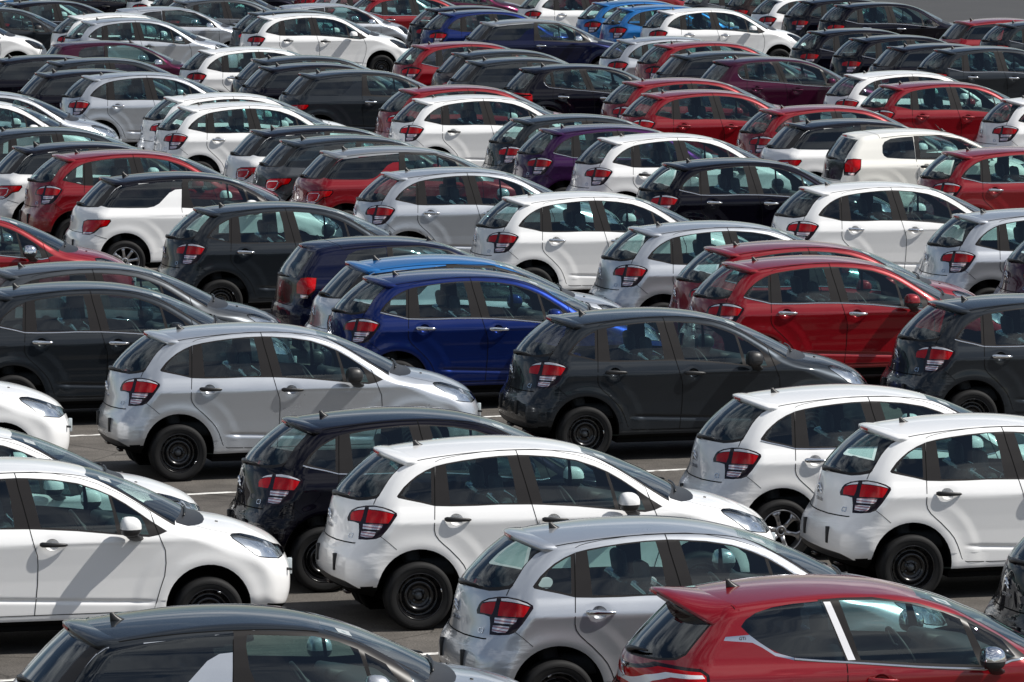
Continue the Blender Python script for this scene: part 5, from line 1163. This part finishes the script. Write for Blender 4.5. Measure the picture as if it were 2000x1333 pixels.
# kind, anchor, picture x, picture y, paint, options: roof paint, c chrome belt and handles, h chrome handles only, b body handles, w wheel, m mirror
CARS = [
 ('D', 'ant', 221.3, 1212.5, 'silver', dict(roof='grey', w='alloy'), 'silver three-door with a dark slate roof, cropped by the bottom of the photo'),
 ('G', 'ant', 1423.6, 1147.7, 'red', dict(c=1, b=1, w='alloy', m='chrome'), 'red three-door with jutting roof spoiler and chrome window blade at bottom right'),
 ('K', 'ant', 1077.5, 1032.5, 'silver', dict(h=1), 'silver five-door with chrome handles directly behind the red car with jutting spoiler'),
 ('K', 'ant', 811.8, 870.8, 'white', dict(m='body'), 'white five-door with black handles and black steel wheels between the black and silver hatchbacks'),
 ('K', 'ant', 628.5, 813, 'black', dict(c=1), 'black five-door with chrome belt strip half hidden by the big white hatchback'),
 ('K', 'hndF', 105, 1065, 'white', dict(m='body'), 'white five-door cut by the left edge with its mirror shadow slanting across the door'),
 ('K', 'jet', 265.5, 939.5, 'white', dict(m='body'), 'white car showing bonnet and windscreen just behind the big left white one'),
 ('K', 'slot', 120, 834, 'white', dict(m='body'), 'nose of a white car poking in at left, beside the silver rear bumper'),
 ('K', 'wheel', 348.8, 885, 'silver', dict(m='black'), 'silver five-door with black mirror and handles and its whole side in view'),
 ('K', 'ant', 1134, 614, 'grey', dict(m='black'), 'dark grey five-door with dark mirror in the middle, tailgate badge glinting'),
 ('K', 'ant', 1510, 768, 'white', dict(c=1, w='alloy', m='body'), 'white five-door with silver alloy wheels behind the rightmost big white one'),
 ('K', 'ant', 1760.8, 826, 'white', dict(m='body'), 'white five-door on black steel wheels with a protective strip on its bumper, right edge'),
 ('K', 'base', 1981, 1095, 'black', dict(), 'black rear corner of a car at the lower right edge above the red roof'),
 ('K', 'hndR', 84, 669, 'grey', dict(c=1, w='alloy'), 'dark grey five-door with chrome strip at the left edge, behind the silver one'),
 ('K', 'ant', 39, 521.7, 'midgrey', dict(h=1), 'mid grey five-door whose light bonnet reaches behind the silver roof'),
 ('K', 'mir', 56, 494, 'red', dict(c=1, m='chrome'), 'red car at left edge with a chrome mirror cap'),
 ('D', 'wheel', 243.9, 511, 'white', dict(roof='black', w='multi', m='body', ring=0), 'white three-door with a black roof and machined alloy wheel'),
 ('K', 'ant', 430.5, 403, 'grey', dict(h=1), 'dark grey five-door with chrome handles beside the black-roofed white three-door'),
 ('K', 'ant', 770.4, 537.3, 'royal', dict(c=1), 'deep blue five-door with chrome belt strip in the middle of the photo'),
 ('D', 'ant', 732, 509, 'silver', dict(roof='blue', w='alloy'), 'silver three-door with a bright blue roof behind the deep blue car'),
 ('C', 'tip', 586, 477, 'navy', dict(roof='navy'), 'small navy three-door with a tall red lamp left of the blue-roofed car'),
 ('K', 'ant', 793.8, 334.5, 'silver', dict(h=1), 'silver five-door directly in front of the red three-door with grey roof'),
 ('K', 'ant', 1033.8, 382.6, 'white', dict(h=1), 'white five-door with chrome handles left of a silver one, middle of the photo'),
 ('K', 'ant', 1284.7, 441, 'silver', dict(h=1), 'silver five-door left of the pair of red cars'),
 ('K', 'ant', 1435.5, 480, 'red', dict(c=1), 'red car mostly hidden behind its red twin, right of a silver hatchback'),
 ('K', 'ant', 1472, 510, 'red', dict(c=1, m='body'), 'front red five-door of the red pair, chrome strip and handles'),
 ('K', 'ant', 1881, 586.3, 'grey', dict(c=1), 'dark grey five-door with chrome strip at the right edge below the silver one'),
 ('K', 'ant', 1614, 363, 'white', dict(h=1, m='body'), 'white five-door right of the black chrome-striped one, below the cream three-door'),
 ('K', 'ant', 1918, 416.4, 'silver', dict(h=1), 'silver five-door at the right edge, tail with scratched film'),
 ('K', 'ant', 1889.5, 294, 'red', dict(c=1), 'red five-door at right edge beside the cream white three-door'),
 ('C', 'tip', 1649.3, 262.2, 'cream', dict(), 'cream white small three-door with black tailgate panel'),
 ('K', 'base', 1975, 509, 'plum', dict(c=1), 'dark red rear corner at the right edge under a silver tail'),
 ('K', 'ant', 1343, 316, 'black', dict(c=1), 'black five-door with chrome strip left of a white one, upper right middle'),
 ('K', 'ant', 1213, 267, 'white', dict(), 'white five-door with black handles right of the purple car'),
 ('K', 'ant', 1097.5, 249, 'purple', dict(c=1), 'bright purple five-door between dark grey and white ones'),
 ('K', 'ant', 1040, 229, 'grey', dict(), 'dark grey five-door just left of the bright purple one'),
 ('K', 'ant', 845.8, 191, 'white', dict(m='body'), 'white five-door with black handles in front of a red one, upper middle'),
 ('K', 'ant', 818.5, 171.6, 'red', dict(), 'red five-door hidden behind the white one with black handles'),
 ('D', 'ant', 619.6, 141.7, 'grey', dict(roof='grey', h=1, w='alloy'), 'dark grey three-door showing its whole side, upper middle'),
 ('D', 'ant', 540.3, 128, 'black', dict(roof='black', w='alloy'), None), ('D', 'ant', 524.7, 113.5, 'grey', dict(roof='grey', w='alloy'), None),
 ('D', 'ant', 531, 252, 'white', dict(roof='black', w='alloy'), 'white three-door with black roof behind two dark-roofed three-doors'),
 ('D', 'ant', 589.7, 271.3, 'midgrey', dict(roof='grey', w='alloy'), 'grey three-door with chrome-ringed lamp left of the red one with grey roof'),
 ('D', 'ant', 670.3, 292.9, 'red', dict(roof='roofgrey', w='alloy'), 'red three-door with a grey roof behind a silver hatchback'),
 ('D', 'ant', 68, 284, 'white', dict(roof='black', w='alloy'), 'white three-door with dark roof at left, behind the red hatchback'),
 ('K', 'ant', 148.7, 299.4, 'red', dict(h=1), 'red five-door behind the white three-door with black roof, left side'),
 ('K', 'ant', 5, 255, 'grey', dict(), 'dark grey five-door at the left edge behind the dark-roofed white three-door'),
 ('K', 'nose', 236, 276, 'silver', dict(), 'silver car at left edge, bonnet pointing to a silver rear wheel'),
 ('K', 'nose', 222, 296, 'white', dict(), 'white car at left edge in front of the silver bonnet'),
 ('K', 'ant', 197, 146, 'silver', dict(h=1), 'silver five-door at upper left with its tail beside a black three-door'),
 ('D', 'ant', 104, 140.5, 'black', dict(roof='black', c=1, w='alloy'), 'black three-door with chrome strip left of a silver hatchback'),
 ('K', 'ant', 127.4, 117.5, 'grey', dict(), None), ('D', 'ant', 18, 112.4, 'black', dict(roof='black', w='alloy'), None),
 ('C', 'tip', 103.5, 87, 'plum', dict(m='chrome'), 'plum small three-door with large front window, upper left'),
 ('K', 'ant', 421.7, 96, 'white', dict(h=1), None), ('K', 'ant', 360, 187, 'white', dict(h=1), None), ('K', 'ant', 388.7, 205.4, 'white', dict(h=1), None),
 ('K', 'ant', 189.8, 39, 'silver', dict(m='chrome'), None), ('K', 'tip', 134, 31.5, 'white', dict(), None), ('K', 'ant', 38.5, 4.4, 'black', dict(c=1), None),
 ('K', 'mir', 73.5, 57, 'grey', dict(m='black'), None), ('K', 'nose', 93.7, 103, 'white', dict(), None), ('C', 'mir', 408.5, 53, 'silver', dict(m='chrome'), None),
 ('K', 'bseam', 447.5, 37.5, 'midgrey', dict(c=1), None), ('K', 'lamp', 288.5, 13.5, 'white', dict(), None), ('K', 'base', 297, 10, 'grey', dict(), None),
 ('K', 'nose', 216, 24, 'blue', dict(), None), ('K', 'tip', 486, 25, 'grey', dict(roof='grey'), None), ('K', 'ant', 533.8, 30, 'white', dict(m='body'), None),
 ('C', 'mir', 725.4, 46, 'silver', dict(m='chrome'), None), ('K', 'qtip', 721.8, 23.4, 'red', dict(c=1), None), ('K', 'qtip', 655, 7, 'silver', dict(), None), ('K', 'lamp', 617, 2, 'red', dict(), None),
 ('K', 'tip', 831.6, 17, 'black', dict(), None), ('K', 'ant', 887, 23, 'royal', dict(), None), ('K', 'nose', 1041, 33, 'plum', dict(), None),
 ('D', 'tip', 939.4, 43, 'navy', dict(roof='roofgrey', h=1, m='chrome', w='alloy'), None), ('K', 'ant', 838, 86, 'red', dict(c=1), None), ('D', 'ant', 916, 101.5, 'brownblk', dict(roof='grey', w='alloy'), None), ('D', 'ant', 944.7, 117, 'grey', dict(roof='grey', w='alloy'), None),
 ('R', 'ant', 1058.4, 129, 'black', dict(c=1, w='alloy'), None), ('K', 'ant', 1254.9, 157.5, 'red', dict(), None), ('K', 'ant', 1293.9, 180.8, 'red', dict(b=1), None), ('K', 'ant', 1239, 75.5, 'silver', dict(), None),
 ('K', 'ant', 1312, 84.6, 'red', dict(), None), ('D', 'ant', 1345.7, 105, 'black', dict(roof='grey', c=1, w='alloy'), None), ('R', 'ant', 1435.5, 114.5, 'plum', dict(b=1, w='alloy'), None),
 ('K', 'ant', 1186.6, 3.5, 'blue', dict(), None), ('K', 'ant', 1236, 13.5, 'blue', dict(), None), ('K', 'ant', 1314.6, 19.5, 'white', dict(h=1, m='body'), None), ('K', 'lamp', 1058, 27, 'white', dict(h=1), None),
 ('K', 'qtip', 1382, 5.4, 'midgrey', dict(c=1), None), ('K', 'lamp', 1463, 23, 'brownblk', dict(), None), ('K', 'lamp', 1517, 38, 'white', dict(), None), ('K', 'nose', 1341, 8, 'red', dict(), None),
 ('K', 'lamp', 1580.8, 44, 'black', dict(), None), ('K', 'ant', 1659.4, 8, 'black', dict(c=1), None), ('D', 'ant', 1896, 40, 'red', dict(roof='red', w='alloy'), None), ('K', 'ant', 1978.7, 44.7, 'grey', dict(c=1), None),
 ('K', 'ant', 1611, 59.5, 'black', dict(c=1), None), ('K', 'ant', 1693, 72.8, 'black', dict(c=1), None), ('D', 'ant', 1767, 89.7, 'black', dict(roof='black', w='alloy'), None), ('K', 'ant', 1860, 95, 'grey', dict(c=1), None),
 ('K', 'ant', 1688, 143.5, 'white', dict(), None), ('K', 'ant', 1757.7, 163.8, 'red', dict(b=1), None), ('K', 'tip', 1961, 195, 'white', dict(), None), ('K', 'ant', 1526.8, 211, 'red', dict(), None),
 ('D', 'ant', 1576, 239, 'white', dict(roof='black', w='alloy'), None),
 ('K', 'ant', -20, -6, 'white', dict(), None), ('K', 'ant', 118, -32, 'black', dict(), None), ('K', 'ant', 372, -40, 'black', dict(), None),
]
KP, PROTO = {}, {}
PAINT_BODY = ('body', 'left_side_panel', 'front_door', 'rear_door', 'tailgate', 'bonnet', 'front_bumper', 'rear_bumper', 'handle_recess')
PAINT_ROOF = ('roof', 'roof_side', 'spoiler', 'upper_edge')
FAR_SKIP = ('marker_slot', 'washer_jet', 'bumper_pad', 'sticker', 'lamp_bowl', 'front_wiper', 'mirror_foot', 'lens_strip', 'reflector', 'badge', 'lettering')
def base(n): return n.split('.')[0]
def dress(o, paintm, roofm, op):
    n = base(o.name)
    def setm(i, m): o.material_slots[i].link = 'OBJECT'; o.material_slots[i].material = m
    if n == 'rear_bumper': setm(0, M[paintm + '_film'])
    elif n in PAINT_BODY: setm(0, M[paintm])
    elif n in PAINT_ROOF: setm(0, M[roofm])
    elif n == 'handle': setm(0, M[paintm] if op.get('b') else (M['chrome'] if (op.get('c') or op.get('h')) else M['plastic']))
    elif n == 'side_mirror': setm(0, M['chrome'] if op.get('m') == 'chrome' else (M['plastic'] if op.get('m') == 'black' else M[paintm]))
    elif n in ('wheel', 'rim'): o.data = WH[op.get('w', 'steel')][0 if n == 'wheel' else 1]
def copy_tree(o, parent, far):
    c = o.copy(); COL.objects.link(c)
    if parent is not None: c.parent = parent
    for ch in KIDS[o.name]:
        if far and base(ch.name) in FAR_SKIP: continue
        copy_tree(ch, c, far)
    return c
def kids_deep(o):
    out = []
    for ch in o.children: out.append(ch); out += kids_deep(ch)
    return out
WH = {}
for k in ('steel', 'alloy', 'multi'):
    t_, r_, ms_ = wheel_meshes(k); to = t_.build('tyre', [M['rubber']]); ro = r_.build('rim', ms_); WH[k] = (to.data, ro.data); _wheel_cache[k] = WH[k]
    bpy.data.objects.remove(to); bpy.data.objects.remove(ro)
for k, spec in (('K', None), ('D', DS), ('R', R5), ('G', R3), ('C', C1)):
    KP[k] = c3_params() if spec is None else kind_params(spec)
    prepare(KP[k]); PROTO[k] = build_car(KP[k], dict(paint='white', roof='white', wheel='steel', chrome=1))
KIDS = {}
for p in PROTO.values():
    for o in [p] + kids_deep(p): KIDS[o.name] = list(o.children)
COLN = dict(white='white', cream='cream white', silver='silver', grey='dark grey', midgrey='mid grey', black='black', navy='navy', blue='bright blue', royal='deep blue', red='red', purple='purple', plum='plum', brownblk='brownish black')
KN = dict(K='five-door hatchback', D='three-door hatchback', R='five-door hatchback', G='three-door hatchback', C='small three-door hatchback')
GN = dict(K='round five-door hatchbacks parked in rows', D='three-door hatchbacks with floating roofs', R='five-door hatchbacks with crescent lamps', G='three-door hatchbacks with crescent lamps', C='small three-door city cars')
ORD = ['first', 'second', 'third', 'fourth', 'fifth', 'sixth', 'seventh', 'eighth', 'ninth', 'tenth', 'eleventh', 'twelfth', 'thirteenth', 'fourteenth', 'fifteenth']
placed = []
for i, (k, an, u, v, pc, op, lb) in enumerate(CARS):
    vw = view_from(u, v, A_[k][an], HEAD + op.get('yaw', 0)); uc, vc = vw.px(np.array([1.8, 0, 1.0])); placed.append((vw, float(uc), float(vc)))
# far rows: name each by colour, by its turn among its colour there, and by the car standing in front of it
auto = [i for i, c in enumerate(CARS) if c[6] is None]
LABEL = {}
def band(i): return 'in the top rows' if placed[i][2] < 75 else ('in the far rows' if placed[i][2] < 175 else ('in the upper middle rows' if placed[i][2] < 300 else 'nearer'))
for i in auto:
    same = sorted([j for j in range(len(CARS)) if -200 < placed[j][1] < 2150 and CARS[j][4] == CARS[i][4] and band(j) == band(i)], key=lambda j: placed[j][1]); r = same.index(i)
    ahead = [j for j in range(len(CARS)) if j != i and 4 < placed[j][2] - placed[i][2] < 75 and abs(placed[j][1] - placed[i][1]) < 150]
    j = min(ahead, key=lambda j: abs(placed[j][1] - placed[i][1]) + 1.5 * (placed[j][2] - placed[i][2])) if ahead else None
    s_ = COLN[CARS[i][4]] + ' ' + ('three-door' if CARS[i][0] in 'DGC' else 'five-door')
    if len(same) > 1: s_ += ', ' + (ORD[r] if r < 15 else 'last') + ' ' + COLN[CARS[i][4]] + ' from left ' + band(i)
    else: s_ += ', the only ' + COLN[CARS[i][4]] + ' one ' + band(i)
    if j is not None: s_ += ', behind ' + COLN[CARS[j][4]]
    LABEL[i] = s_
order = sorted(range(len(CARS)), key=lambda i: -placed[i][2])
for i in order:
    k, an, u, v, pc, op, lb = CARS[i]; vw = placed[i][0]; far = placed[i][2] < 185
    c = copy_tree(PROTO[k], None, far)
    if not op.get('c'):
        pass
    c.location = tuple(vw.o); c.rotation_euler = (0, 0, vw.a)
    for o in kids_deep(c):
        dress(o, pc, op.get('roof', pc), op)
        if base(o.name) == 'wheel': o.rotation_euler.y = random.uniform(0, 6.28)
    if op.get('ring') == 0:
        for o in [q for q in c.children if base(q.name) == 'lamp_ring']: bpy.data.objects.remove(o)
    if not op.get('c') and k in 'KDC':
        for o in [q for q in c.children if base(q.name) == 'belt_strip']: bpy.data.objects.remove(o)
    tag(c, lb or LABEL[i], 'car', GN[k])
for p in PROTO.values():
    for o in kids_deep(p)[::-1] + [p]: bpy.data.objects.remove(o)
bpy.context.view_layer.update()
